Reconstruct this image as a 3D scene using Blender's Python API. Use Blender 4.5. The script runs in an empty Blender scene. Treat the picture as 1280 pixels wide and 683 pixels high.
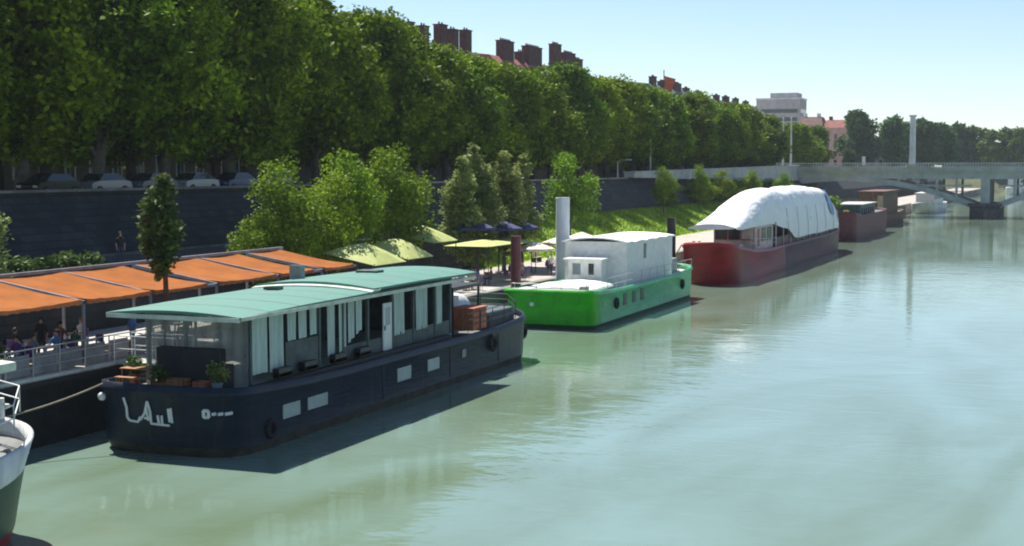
import bpy, math, random
import numpy as np
from mathutils import Vector, Matrix
R = math.radians
PI = math.pi
sc = bpy.context.scene
col = sc.collection
rnd = random.Random(7)

# ------------------------------------------------------------ materials
def mat(name, c, rough=0.7, metal=0.0, var=0.15, vscale=1.5, bump=0.0, bscale=8.0, spec=0.4, c2=None, stretch=None, objvar=0.0, streak=None, samt=.5):
    m = bpy.data.materials.new(name); m.use_nodes = True
    nt = m.node_tree; b = nt.nodes['Principled BSDF']
    b.inputs['Roughness'].default_value = rough
    b.inputs['Metallic'].default_value = metal
    b.inputs['Specular IOR Level'].default_value = spec
    tc = nt.nodes.new('ShaderNodeTexCoord'); mp = nt.nodes.new('ShaderNodeMapping')
    nt.links.new(tc.outputs['Object'], mp.inputs['Vector'])
    if stretch: mp.inputs['Scale'].default_value = stretch
    n = nt.nodes.new('ShaderNodeTexNoise'); n.inputs['Scale'].default_value = vscale
    n.inputs['Detail'].default_value = 6; n.inputs['Roughness'].default_value = 0.65
    nt.links.new(mp.outputs['Vector'], n.inputs['Vector'])
    cr = nt.nodes.new('ShaderNodeValToRGB')
    lo = tuple(max(0, x*(1-var*2)) for x in c) if c2 is None else c2
    hi = tuple(min(1, x*(1+var)) for x in c)
    cr.color_ramp.elements[0].position = 0.3; cr.color_ramp.elements[0].color = (*lo, 1)
    cr.color_ramp.elements[1].position = 0.62; cr.color_ramp.elements[1].color = (*hi, 1)
    nt.links.new(n.outputs['Fac'], cr.inputs['Fac'])
    out = cr.outputs['Color']
    if objvar:
        oi = nt.nodes.new('ShaderNodeObjectInfo'); hs = nt.nodes.new('ShaderNodeHueSaturation')
        mr = nt.nodes.new('ShaderNodeMapRange'); mr.inputs['To Min'].default_value = 1-objvar; mr.inputs['To Max'].default_value = 1+objvar
        nt.links.new(oi.outputs['Random'], mr.inputs['Value']); nt.links.new(mr.outputs['Result'], hs.inputs['Value'])
        nt.links.new(out, hs.inputs['Color']); out = hs.outputs['Color']
    if streak:
        ms = nt.nodes.new('ShaderNodeMapping'); ms.inputs['Scale'].default_value = (3, 3, .22)
        nt.links.new(tc.outputs['Object'], ms.inputs['Vector'])
        n3 = nt.nodes.new('ShaderNodeTexNoise'); n3.inputs['Scale'].default_value = 1.3; n3.inputs['Detail'].default_value = 7; n3.inputs['Roughness'].default_value = .7
        nt.links.new(ms.outputs['Vector'], n3.inputs['Vector'])
        m3 = nt.nodes.new('ShaderNodeMapRange'); m3.inputs['From Min'].default_value = .52; m3.inputs['From Max'].default_value = .72; m3.inputs['To Max'].default_value = samt
        nt.links.new(n3.outputs['Fac'], m3.inputs['Value'])
        mx = nt.nodes.new('ShaderNodeMix'); mx.data_type = 'RGBA'; mx.inputs[7].default_value = (*streak, 1)
        nt.links.new(m3.outputs['Result'], mx.inputs[0]); nt.links.new(out, mx.inputs[6]); out = mx.outputs[2]
    nt.links.new(out, b.inputs['Base Color'])
    if bump:
        n2 = nt.nodes.new('ShaderNodeTexNoise'); n2.inputs['Scale'].default_value = bscale; n2.inputs['Detail'].default_value = 5
        nt.links.new(mp.outputs['Vector'], n2.inputs['Vector'])
        bp = nt.nodes.new('ShaderNodeBump'); bp.inputs['Strength'].default_value = bump; bp.inputs['Distance'].default_value = 0.1
        nt.links.new(n2.outputs['Fac'], bp.inputs['Height']); nt.links.new(bp.outputs['Normal'], b.inputs['Normal'])
    return m

def leaf_mat(name, dark, light, trans=0.3, objvar=0.15, scale=0.35):
    m = bpy.data.materials.new(name); m.use_nodes = True
    nt = m.node_tree; nt.nodes.clear()
    o = nt.nodes.new('ShaderNodeOutputMaterial')
    tc = nt.nodes.new('ShaderNodeTexCoord')
    n = nt.nodes.new('ShaderNodeTexNoise'); n.inputs['Scale'].default_value = scale; n.inputs['Detail'].default_value = 8; n.inputs['Roughness'].default_value = .75
    nt.links.new(tc.outputs['Object'], n.inputs['Vector'])
    cr = nt.nodes.new('ShaderNodeValToRGB')
    cr.color_ramp.elements[0].position = .36; cr.color_ramp.elements[0].color = (*dark, 1)
    cr.color_ramp.elements[1].position = .64; cr.color_ramp.elements[1].color = (*light, 1)
    nt.links.new(n.outputs['Fac'], cr.inputs['Fac'])
    oi = nt.nodes.new('ShaderNodeObjectInfo'); hs = nt.nodes.new('ShaderNodeHueSaturation')
    mr = nt.nodes.new('ShaderNodeMapRange'); mr.inputs['To Min'].default_value = 1-objvar; mr.inputs['To Max'].default_value = 1+objvar
    nt.links.new(oi.outputs['Random'], mr.inputs['Value']); nt.links.new(mr.outputs['Result'], hs.inputs['Value'])
    mh = nt.nodes.new('ShaderNodeMapRange'); mh.inputs['To Min'].default_value = .485; mh.inputs['To Max'].default_value = .515
    fr = nt.nodes.new('ShaderNodeMath'); fr.operation = 'FRACT'; ml = nt.nodes.new('ShaderNodeMath'); ml.operation = 'MULTIPLY'; ml.inputs[1].default_value = 17.3
    nt.links.new(oi.outputs['Random'], ml.inputs[0]); nt.links.new(ml.outputs[0], fr.inputs[0]); nt.links.new(fr.outputs[0], mh.inputs['Value']); nt.links.new(mh.outputs['Result'], hs.inputs['Hue'])
    nt.links.new(cr.outputs['Color'], hs.inputs['Color'])
    d = nt.nodes.new('ShaderNodeBsdfPrincipled'); d.inputs['Roughness'].default_value = .55; d.inputs['Specular IOR Level'].default_value = .08
    t = nt.nodes.new('ShaderNodeBsdfTranslucent'); mx = nt.nodes.new('ShaderNodeMixShader'); mx.inputs[0].default_value = trans
    nt.links.new(hs.outputs['Color'], d.inputs['Base Color']); nt.links.new(hs.outputs['Color'], t.inputs['Color'])
    nt.links.new(d.outputs[0], mx.inputs[1]); nt.links.new(t.outputs[0], mx.inputs[2]); nt.links.new(mx.outputs[0], o.inputs['Surface'])
    return m

def brick_mat(name, c1, c2, mortar, sx, sy, rough=.9, mort=.03):
    m = mat(name, c1, rough, var=.2, vscale=.6)
    nt = m.node_tree; b = nt.nodes['Principled BSDF']
    tc = nt.nodes.new('ShaderNodeTexCoord'); sep = nt.nodes.new('ShaderNodeSeparateXYZ'); cmb = nt.nodes.new('ShaderNodeCombineXYZ')
    nt.links.new(tc.outputs['Object'], sep.inputs[0]); nt.links.new(sep.outputs['Y'], cmb.inputs['X']); nt.links.new(sep.outputs['Z'], cmb.inputs['Y'])
    br = nt.nodes.new('ShaderNodeTexBrick'); br.inputs['Color1'].default_value = (*c1, 1); br.inputs['Color2'].default_value = (*c2, 1)
    br.inputs['Mortar'].default_value = (*mortar, 1); br.inputs['Mortar Size'].default_value = mort; br.inputs['Scale'].default_value = 1
    br.inputs['Brick Width'].default_value = sx; br.inputs['Row Height'].default_value = sy
    nt.links.new(cmb.outputs[0], br.inputs['Vector'])
    n = nt.nodes.new('ShaderNodeTexNoise'); n.inputs['Scale'].default_value = .35; n.inputs['Detail'].default_value = 8
    nt.links.new(tc.outputs['Object'], n.inputs['Vector'])
    mr = nt.nodes.new('ShaderNodeMapRange'); mr.inputs['From Min'].default_value = .3; mr.inputs['From Max'].default_value = .7
    mr.inputs['To Min'].default_value = .55; mr.inputs['To Max'].default_value = 1.25
    nt.links.new(n.outputs['Fac'], mr.inputs['Value'])
    mx = nt.nodes.new('ShaderNodeMix'); mx.data_type = 'RGBA'; mx.blend_type = 'MULTIPLY'; mx.inputs[0].default_value = 1
    nt.links.new(br.outputs['Color'], mx.inputs[6]); nt.links.new(mr.outputs['Result'], mx.inputs[7])
    nt.links.new(mx.outputs[2], b.inputs['Base Color'])
    return m

def water_mat():
    m = bpy.data.materials.new('river water'); m.use_nodes = True
    nt = m.node_tree; b = nt.nodes['Principled BSDF']
    b.inputs['Roughness'].default_value = .06; b.inputs['IOR'].default_value = 1.42
    tc = nt.nodes.new('ShaderNodeTexCoord')
    mp = nt.nodes.new('ShaderNodeMapping'); mp.inputs['Scale'].default_value = (1, .35, 1); mp.inputs['Rotation'].default_value = (0, 0, R(12))
    nt.links.new(tc.outputs['Object'], mp.inputs['Vector'])
    n = nt.nodes.new('ShaderNodeTexNoise'); n.inputs['Scale'].default_value = .12; n.inputs['Detail'].default_value = 7; n.inputs['Distortion'].default_value = 1.2
    nt.links.new(mp.outputs['Vector'], n.inputs['Vector'])
    cr = nt.nodes.new('ShaderNodeValToRGB')
    cr.color_ramp.elements[0].position = .35; cr.color_ramp.elements[0].color = (.128, .180, .112, 1)
    cr.color_ramp.elements[1].position = .68; cr.color_ramp.elements[1].color = (.178, .265, .220, 1)
    nt.links.new(n.outputs['Fac'], cr.inputs['Fac']); nt.links.new(cr.outputs['Color'], b.inputs['Base Color'])
    # ripples: three scales, gusts of calmer and rougher water
    def nz(s, d, dist=0):
        x = nt.nodes.new('ShaderNodeTexNoise'); x.inputs['Scale'].default_value = s; x.inputs['Detail'].default_value = d; x.inputs['Distortion'].default_value = dist
        return x
    mp2 = nt.nodes.new('ShaderNodeMapping'); mp2.inputs['Scale'].default_value = (.8, 1.25, 1); mp2.inputs['Rotation'].default_value = (0, 0, R(25))
    nt.links.new(tc.outputs['Object'], mp2.inputs['Vector'])
    a1 = nz(.45, 3, .8); a2 = nz(2.0, 3, .3); a3 = nz(.03, 3)
    for x in (a1, a2): nt.links.new(mp2.outputs['Vector'], x.inputs['Vector'])
    nt.links.new(mp.outputs['Vector'], a3.inputs['Vector'])
    mul = nt.nodes.new('ShaderNodeMath'); mul.operation = 'MULTIPLY'; mul.inputs[1].default_value = .2
    nt.links.new(a2.outputs['Fac'], mul.inputs[0])
    add = nt.nodes.new('ShaderNodeMath'); add.operation = 'ADD'
    nt.links.new(a1.outputs['Fac'], add.inputs[0]); nt.links.new(mul.outputs[0], add.inputs[1])
    gust = nt.nodes.new('ShaderNodeMapRange'); gust.inputs['From Min'].default_value = .35; gust.inputs['From Max'].default_value = .65
    gust.inputs['To Min'].default_value = .10; gust.inputs['To Max'].default_value = .26
    nt.links.new(a3.outputs['Fac'], gust.inputs['Value'])
    bp = nt.nodes.new('ShaderNodeBump'); bp.inputs['Distance'].default_value = .11
    nt.links.new(add.outputs[0], bp.inputs['Height']); nt.links.new(gust.outputs['Result'], bp.inputs['Strength'])
    nt.links.new(bp.outputs['Normal'], b.inputs['Normal'])
    return m

def glass_mat(name, c, alpha=.5, rough=.15):
    m = bpy.data.materials.new(name); m.use_nodes = True
    nt = m.node_tree; nt.nodes.clear()
    o = nt.nodes.new('ShaderNodeOutputMaterial'); t = nt.nodes.new('ShaderNodeBsdfTransparent')
    p = nt.nodes.new('ShaderNodeBsdfPrincipled'); p.inputs['Base Color'].default_value = (*c, 1); p.inputs['Roughness'].default_value = rough
    tc = nt.nodes.new('ShaderNodeTexCoord'); n = nt.nodes.new('ShaderNodeTexNoise'); n.inputs['Scale'].default_value = 1.2; n.inputs['Detail'].default_value = 4
    nt.links.new(tc.outputs['Object'], n.inputs['Vector'])
    mr = nt.nodes.new('ShaderNodeMapRange'); mr.inputs['To Min'].default_value = alpha-.2; mr.inputs['To Max'].default_value = alpha+.2
    nt.links.new(n.outputs['Fac'], mr.inputs['Value'])
    mx = nt.nodes.new('ShaderNodeMixShader'); nt.links.new(mr.outputs['Result'], mx.inputs[0])
    nt.links.new(t.outputs[0], mx.inputs[1]); nt.links.new(p.outputs[0], mx.inputs[2]); nt.links.new(mx.outputs[0], o.inputs['Surface'])
    return m

M = dict(
 water=water_mat(),
 navy=mat('navy hull paint', (.011, .019, .034), .42, var=.3, vscale=.8, stretch=(1, .4, 2.5), bump=.25, bscale=2.5, c2=(.006, .013, .024), spec=.2, streak=(.09, .075, .06), samt=.35),
 blackp=mat('black paint', (.018, .02, .024), .45, var=.3),
 white=mat('white paint', (.74, .75, .73), .5, var=.08, vscale=2.5),
 offwhite=mat('weathered white paint', (.62, .63, .63), .6, streak=(.35, .33, .30), samt=.5, var=.14, vscale=1.2, stretch=(1, 1, .3)),
 teal=mat('teal coated canvas', (.065, .20, .155), .6, streak=None, var=.12, vscale=.7, bump=.3, bscale=1.4, c2=(.095, .20, .165)),
 tealedge=mat('faded canvas strip', (.50, .56, .47), .7),
 orange=mat('orange awning canvas', (.29, .092, .016), .9, spec=.15, var=.13, vscale=.8, bump=.3, bscale=1.2),
 orangedk=mat('orange valance', (.55, .16, .05), .8),
 greenh=mat('bright green hull paint', (.02, .40, .006), .4, streak=(.05, .10, .03), samt=.5, var=.12, vscale=.9, stretch=(1, 1, 2), bump=.2, bscale=2),
 greenbounce=mat('hull green paled for bounce light', (.10, .46, .20), .4, streak=(.10, .14, .09), samt=.6, var=.14, vscale=.8, stretch=(1, .5, 2.5), bump=.2, bscale=2),  # same green as the bow, with sky reflection and bounce put into the colour
 greenb=mat('dark green waterline', (.01, .06, .02), .6),
 red=mat('dark red hull paint', (.30, .006, .012), .42, streak=(.08, .03, .02), samt=.5, var=.25, vscale=.6, stretch=(1, .4, 2.5), bump=.25, bscale=2),
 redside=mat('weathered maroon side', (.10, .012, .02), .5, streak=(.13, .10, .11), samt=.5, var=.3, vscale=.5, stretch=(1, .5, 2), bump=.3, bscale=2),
 redtrim=mat('red trim paint', (.36, .03, .03), .45),
 pink=mat('pinkish white panels', (.60, .47, .46), .6),
 tarp=mat('white tarpaulin', (.86, .86, .85), .55, var=.05, vscale=.8, bump=.6, bscale=2.2),
 bluep=mat('blue plastic sheet', (.18, .36, .58), .5),
 darkteal=mat('dark teal hull', (.03, .085, .08), .5, var=.3),
 maroon=mat('maroon paint', (.12, .025, .035), .55),
 brown=mat('brown planks', (.16, .09, .055), .8, var=.3, vscale=1.5, stretch=(1, 4, 1)),
 tan=mat('yellowish boards', (.48, .38, .22), .8),
 wood=mat('varnished wood', (.34, .16, .07), .6, var=.25, vscale=3, stretch=(4, 1, 1)),
 rust=mat('terracotta painted crate', (.42, .135, .07), .7, var=.2, vscale=2),
 deck=mat('grey deck plating', (.17, .175, .17), .8, var=.25, vscale=1),
 decklight=mat('pale deck boards', (.48, .47, .43), .8, var=.15, vscale=2),
 curtain=mat('pale grey green curtain', (.42, .52, .49), .8, var=.12, vscale=3, stretch=(1, 3, .2), bump=.6, bscale=5),
 dark=mat('dark interior cladding', (.025, .027, .03), .7),
 cabin=mat('slate cabin boards', (.06, .085, .09), .6, var=.25, vscale=1.5),
 plastic=glass_mat('clear plastic sheeting', (.42, .44, .42), .5, .25),
 glass=mat('dark window glass', (.02, .03, .035), .08, spec=.7, var=.1),
 glasspale=mat('pale window glass', (.20, .26, .27), .12, spec=.7, var=.1),
 steel=mat('galvanised steel', (.45, .46, .46), .5, metal=.4, var=.1),
 pilegrey=mat('pale grey mooring pile', (.50, .55, .60), .5, var=.12, vscale=1.2, stretch=(1, 1, .3)),
 pilered=mat('dark red mooring pile', (.105, .022, .028), .5, var=.2, vscale=1.2),
 pileblack=mat('black mooring pile', (.02, .02, .022), .5, var=.2),
 quay=mat('quay paving', (.40, .365, .32), .9, var=.14, vscale=.5, bump=.2, bscale=6),
 quaywall=brick_mat('quay wall stone', (.25, .24, .21), (.19, .185, .165), (.12, .115, .10), 1.4, .5),
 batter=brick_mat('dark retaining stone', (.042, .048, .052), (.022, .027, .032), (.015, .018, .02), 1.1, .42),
 asphalt=mat('asphalt', (.07, .07, .072), .9, var=.2, vscale=.8),
 grass=mat('mown grass', (.25, .37, .03), .9, var=.25, vscale=1.5, bump=.5, bscale=12, c2=(.10, .20, .02)),
 blade=leaf_mat('grass blades', (.12, .22, .015), (.32, .44, .04), .3),
 land=mat('bank earth', (.11, .12, .06), .95, var=.3, vscale=.1),
 bark=mat('pale plane bark', (.105, .10, .08), .9, var=.3, vscale=1.2, bump=.5, bscale=4),
 barkbrown=mat('reddish brown bark', (.15, .065, .035), .9, var=.25, vscale=2),
 leafplane=leaf_mat('plane leaves', (.014, .046, .004), (.255, .39, .012), .16, objvar=.25),
 leaflime=leaf_mat('lime green leaves', (.055, .13, .008), (.30, .43, .03), .3, scale=.7),
 leafgrey=leaf_mat('grey green leaves', (.09, .13, .03), (.38, .44, .15), .3, scale=.7),
 leafdark=leaf_mat('dark green leaves', (.03, .07, .018), (.14, .20, .05), .25, scale=.6),
 leaffar=leaf_mat('far leaves', (.045, .095, .035), (.11, .19, .055), .2, scale=.25),  # leaf tones lifted so distance haze is partly in the colour
 leaffarlight=leaf_mat('far light leaves', (.07, .12, .02), (.17, .26, .04), .2, scale=.25),
 stucco=mat('ochre render', (.17, .145, .115), .9, var=.12, vscale=.3),
 stuccogrey=mat('grey render', (.17, .165, .16), .9, var=.12, vscale=.3),
 stuccopink=mat('pink render', (.46, .29, .25), .9, var=.1, vscale=.3),
 roof=mat('brown roof tiles', (.16, .085, .075), .85, var=.2, vscale=.6, stretch=(1, 3, 1)),
 roofred=mat('red roof tiles', (.32, .12, .10), .85, var=.2, vscale=.6, stretch=(1, 3, 1)),
 slate=mat('slate roof', (.14, .145, .165), .7, var=.2, vscale=.6),
 stack=mat('dark brick chimney', (.115, .06, .06), .9, var=.2),
 concrete=mat('concrete', (.36, .36, .36), .9, var=.15, vscale=.4),
 bridgestone=mat('bridge stone', (.34, .33, .30), .9, var=.2, vscale=.4, bump=.3),
 bridgesteel=mat('grey green bridge paint', (.37, .40, .39), .6, var=.12, vscale=.5),
 pierdark=mat('dark wet pier stone', (.10, .10, .09), .9, var=.3),
 lime=mat('lime canopy cloth', (.42, .46, .15), .75, var=.08),
 bluecloth=mat('navy parasol cloth', (.045, .05, .13), .8),
 cream=mat('cream parasol cloth', (.66, .60, .48), .8),
 rope=mat('hemp rope', (.30, .26, .19), .9),
 skin=mat('skin', (.48, .28, .20), .6, var=.05),
 hair=mat('dark hair', (.03, .02, .014), .7), hairfair=mat('fair hair', (.30, .20, .09), .7),
 jeans=mat('jeans', (.045, .06, .11), .8), trousers=mat('dark trousers', (.03, .03, .035), .8), khaki=mat('khaki trousers', (.28, .23, .15), .8),
 shoe=mat('shoe leather', (.03, .025, .02), .6),
 flagred=mat('faded orange red flag', (.62, .13, .05), .8),
 tyre=mat('rubber', (.015, .015, .016), .85),
)
for n_, c_ in dict(navyc=(.03, .035, .10), whitec=(.72, .72, .70), purplec=(.12, .06, .20), greenc=(.06, .16, .07), redc=(.45, .05, .05), greyc=(.25, .25, .27), blackc=(.02, .02, .025), bluec=(.10, .2, .42), yellowc=(.6, .45, .12), tealc=(.05, .25, .25), pinkc=(.6, .3, .32), brownc=(.2, .12, .07)).items():
    M[n_] = mat('cloth '+n_[:-1], c_, .85)
for n_, c_ in dict(car_silver=(.28, .29, .30), car_white=(.5, .5, .5), car_blue=(.04, .08, .2), car_black=(.015, .015, .018), car_red=(.3, .03, .03), car_grey=(.15, .16, .17)).items():
    M[n_] = mat(n_.replace('_', ' paint '), c_, .25, metal=.2, var=.03, spec=.6)

# ------------------------------------------------------------ mesh builder
class MB:
    def __init__(s): s.v = []; s.f = []; s.mi = []; s.cur = 0; s.smooth = []
    def add(s, vs, fs, smooth=False):
        o = len(s.v); s.v += [tuple(v) for v in vs]
        for f in fs: s.f.append(tuple(i+o for i in f)); s.mi.append(s.cur); s.smooth.append(smooth)
        return s
    def box(s, x0, x1, y0, y1, z0, z1):
        return s.add([(x0,y0,z0),(x1,y0,z0),(x1,y1,z0),(x0,y1,z0),(x0,y0,z1),(x1,y0,z1),(x1,y1,z1),(x0,y1,z1)],
              [(0,3,2,1),(4,5,6,7),(0,1,5,4),(1,2,6,5),(2,3,7,6),(3,0,4,7)])
    def cyl(s, p, q, r0, r1=None, n=10, caps=True):
        r1 = r0 if r1 is None else r1
        p = Vector(p); q = Vector(q); d = (q-p).normalized()
        a = d.orthogonal().normalized(); b = d.cross(a)
        vs = []
        for c, r in ((p, r0), (q, r1)):
            for i in range(n):
                t = 2*PI*i/n; vs.append(c+a*math.cos(t)*r+b*math.sin(t)*r)
        fs = [(i, (i+1) % n, n+(i+1) % n, n+i) for i in range(n)]
        s.add(vs, fs, True)
        if caps: s.add(vs, [tuple(range(n))[::-1], tuple(range(n, 2*n))])
        return s
    def tube(s, pts, r, n=6):
        for a, b in zip(pts, pts[1:]): s.cyl(a, b, r, n=n)
        return s
    def grid(s, rows, smooth=True, close=False):
        o = []; m = len(rows[0]); vs = [p for r in rows for p in r]
        for i in range(len(rows)-1):
            for j in range(m-1 if not close else m):
                k = (j+1) % m
                o.append((i*m+j, i*m+k, (i+1)*m+k, (i+1)*m+j))
        return s.add(vs, o, smooth)
    def ball(s, c, r, n=10, m=7, sc_=(1, 1, 1)):
        rows = []
        for i in range(m+1):
            t = PI*i/m
            rows.append([(c[0]+r*sc_[0]*math.sin(t)*math.cos(2*PI*j/n), c[1]+r*sc_[1]*math.sin(t)*math.sin(2*PI*j/n), c[2]+r*sc_[2]*math.cos(t)) for j in range(n)])
        return s.grid(rows, True, True)
    def build(s, name, m, parent=None, loc=None, bevel=0, label=None):
        me = bpy.data.meshes.new(name); me.from_pydata(s.v, [], s.f)
        ms = m if isinstance(m, (list, tuple)) else [m]
        for x in ms: me.materials.append(M[x] if isinstance(x, str) else x)
        me.polygons.foreach_set('material_index', s.mi); me.polygons.foreach_set('use_smooth', s.smooth)
        me.update()
        o = bpy.data.objects.new(name, me); col.objects.link(o)
        if parent: o.parent = parent
        if loc: o.location = loc
        if bevel:
            b = o.modifiers.new('bevel', 'BEVEL'); b.width = bevel; b.segments = 2; b.limit_method = 'ANGLE'
        if label: o['label'] = label
        return o
def tag(o, label, cat, group=None):
    o['label'] = label; o['category'] = cat
    if group: o['group'] = group
    return o
def empty(name, loc, label, cat, group=None, rz=0):
    o = bpy.data.objects.new(name, None); col.objects.link(o); o.location = loc; o.rotation_euler = (0, 0, rz); o.empty_display_size = .3
    return tag(o, label, cat, group)
def struct(o): o['kind'] = 'structure'; return o
def copy_tree(o, parent=None):
    c = o.copy(); col.objects.link(c)
    if parent: c.parent = parent
    for ch in list(kids.get(o, [])): copy_tree(ch, c)
    return c
kids = {}
def index_kids():
    kids.clear()
    for o in bpy.data.objects:
        if o.parent: kids.setdefault(o.parent, []).append(o)
def railing(parent, name, m, pts, h=1.0, n=3, every=1.6, r=.022):
    b = MB()
    for a, c in zip(pts, pts[1:]):
        a = Vector(a); c = Vector(c); L = (c-a).length; k = max(1, int(L/every))
        for i in range(k+1):
            p = a.lerp(c, i/k); b.cyl(p, p+Vector((0,0,h)), r*1.1, n=5)
        for q in range(1, n+1): b.cyl(a+Vector((0,0,h*q/n)), c+Vector((0,0,h*q/n)), r, n=5)
    return b.build(name, m, parent)
def box(x0, x1, y0, y1, z0, z1): return MB().box(x0, x1, y0, y1, z0, z1)

# ------------------------------------------------------------ camera, sun, sky
cam = bpy.data.cameras.new('camera'); cam.sensor_width = 36; cam.lens = 36*1800/1280; cam.clip_end = 6000; cam.clip_start = .5
co = bpy.data.objects.new('camera', cam); col.objects.link(co)
co.location = (0, 0, 10.5); co.rotation_euler = (R(90-4.178), 0, R(21.474)); sc.camera = co
SUN_EL, SUN_AZ = 59, -55          # azimuth from +Y, negative = to the left
sd = Vector((math.sin(R(SUN_AZ))*math.cos(R(SUN_EL)), math.cos(R(SUN_AZ))*math.cos(R(SUN_EL)), math.sin(R(SUN_EL))))
sl = bpy.data.lights.new('sun', 'SUN'); sl.energy = 5.0; sl.angle = R(.53); sl.color = (1, .955, .88)
so = bpy.data.objects.new('sun', sl); col.objects.link(so); so.rotation_euler = (-sd).to_track_quat('-Z', 'Y').to_euler(); so.location = (-100, 100, 200)
w = bpy.data.worlds.new('World'); sc.world = w; w.use_nodes = True
nt = w.node_tree; bg = nt.nodes['Background']; sk = nt.nodes.new('ShaderNodeTexSky'); sk.sky_type = 'NISHITA'
sk.sun_disc = False; sk.sun_elevation = R(SUN_EL); sk.sun_rotation = R(SUN_AZ); sk.air_density = .85; sk.dust_density = .1; sk.ozone_density = 1.6; sk.altitude = 200
nt.links.new(sk.outputs[0], bg.inputs[0]); bg.inputs[1].default_value = .084
vs = sc.view_settings; vs.view_transform = 'Standard'; vs.look = 'None'; vs.exposure = .78; vs.gamma = 1; vs.use_curve_mapping = False
sc.render.engine = 'CYCLES'; sc.cycles.use_denoising = True; sc.cycles.max_bounces = 7; sc.cycles.transparent_max_bounces = 12
sc.cycles.volume_bounces = 0; sc.render.filter_size = 1.5; sc.cycles.pixel_filter_type = 'BLACKMAN_HARRIS'; sc.cycles.filter_width = 2.0

# ------------------------------------------------------------ setting
struct(MB().add([(-300,-200,0),(1500,-200,0),(1500,3500,0),(-300,3500,0)], [(0,1,2,3)]).build('river_water', 'water'))
# cross section of the left bank, extruded along the river (y)
def strip(name, m, secs, smooth=False):
    b = MB(); b.grid(secs, smooth); return struct(b.build(name, m))
Y0, Y1 = -60, 640
LQ = 2.0
b = MB()
b.add([(-43,Y0,LQ),(-43,74,LQ),(-37.2,74,LQ),(-37.2,Y1,LQ),(-48.2,Y1,LQ),(-48.2,Y0,LQ)], [(0,1,2,3,4,5)])
struct(b.build('lower_quay', 'quay'))
b = MB(); b.box(-43.0,-42.6,Y0,74.2,-2,LQ-.02); b.box(-42.6,-37.2,74.0,74.4,-2,LQ-.02); b.box(-37.2,-36.9,74.0,Y1,-2,LQ-.02)
b.box(-43.1,-42.55,Y0,73.9,LQ-.02,LQ+.14); b.box(-37.5,-36.85,74.5,Y1,LQ-.02,LQ+.14)
wq = b.build('quay_edge_wall', 'quaywall'); tag(wq, 'low stone quay edge along the water beside the moored barges', 'quay wall')
# ramp road behind the pergola, and the retaining wall in front of it
struct(MB().add([(-48.2,Y0,5.2),(-48.2,112,5.2),(-54,112,5.2),(-54,Y0,5.2)], [(0,1,2,3)]).build('ramp_road', 'asphalt'))
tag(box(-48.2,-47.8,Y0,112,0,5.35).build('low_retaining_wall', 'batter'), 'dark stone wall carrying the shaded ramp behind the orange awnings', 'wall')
rows = []
NN = 40
for i, yy in enumerate(np.linspace(Y0, Y1, NN)):
    rows.append([(-54,yy,3),(-54,yy,5.2),(-57,yy,8.75),(-57,yy,9.05),(-57.45,yy,9.05),(-57.45,yy,8.7)])
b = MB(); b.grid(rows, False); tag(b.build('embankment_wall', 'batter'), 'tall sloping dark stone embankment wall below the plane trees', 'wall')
rr = random.Random(3)
rows = []
for yy in np.linspace(112, 308, 80):
    rows.append([(x, yy, z+(rr.uniform(-.06, .06) if 0 < k < 6 else 0)) for k, (x, z) in enumerate(((-46.5,2.004),(-47,2.1),(-48.5,2.7),(-50,3.5),(-52,4.4),(-53.2,5.0),(-54.3,5.2)))])
b = MB(); b.grid(rows, True); b.add([(-46.5,112,2),(-48.5,112,2.7),(-52,112,4.4),(-54.3,112,5.2),(-54.3,112,1)], [(0,1,2,3,4)]); struct(b.build('grass_bank', 'grass'))
# blades on the grass bank
v = []; f = []
for i in range(26000):
    yy = 112+196*rr.random()**1.3; u = rr.random(); x = -46.7-7.2*u
    z = np.interp(-x, [46.5,47,48.5,50,52,53.2,54.3], [2.0,2.1,2.7,3.5,4.4,5.0,5.2])
    a = rr.random()*PI; h = .12+.16*rr.random(); wd = .10
    k = len(v); v += [(x-wd*math.cos(a),yy-wd*math.sin(a),z-.03),(x+wd*math.cos(a),yy+wd*math.sin(a),z-.03),(x+.05,yy,z+h)]; f.append((k,k+1,k+2))
b = MB(); b.add(v, f); o = b.build('grass_tufts', 'blade'); o['kind'] = 'stuff'
struct(MB().add([(-57.4,-60,8.7),(-57.4,Y1,8.7),(-900,Y1,8.7),(-900,-60,8.7)], [(3,2,1,0)]).build('upper_quay_pavement', 'quay'))
struct(MB().add([(-63.5,-60,8.704),(-63.5,Y1,8.704),(-76,Y1,8.704),(-76,-60,8.704)], [(3,2,1,0)]).build('upper_quay_road', 'asphalt'))
# far land closing the river
struct(MB().grid([[(-900,640,8.6),(-36,640,7),(0,655,6.5),(300,760,6),(1500,1100,6)], [(-900,3400,9),(-36,3400,9),(0,3400,9),(300,3400,9),(1500,3400,9)]], False).build('far_land', 'land'))
struct(MB().grid([[(-60,628,-1),(-36,628,-1),(0,643,-1),(300,748,-1),(1500,1088,-1)], [(-60,640.5,8),(-36,640,7),(0,655,6.5),(300,760,6),(1500,1100,6)]], False).build('far_river_bank', 'land'))
struct(MB().grid([[(112,-60,-1),(112,640,-1)],[(112.3,-60,2),(112.3,640,2)],[(125,-60,2),(125,640,2)],[(127,-60,9),(127,640,9)],[(600,-60,9),(600,640,9)]], False).build('right_river_bank', 'quay'))

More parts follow.
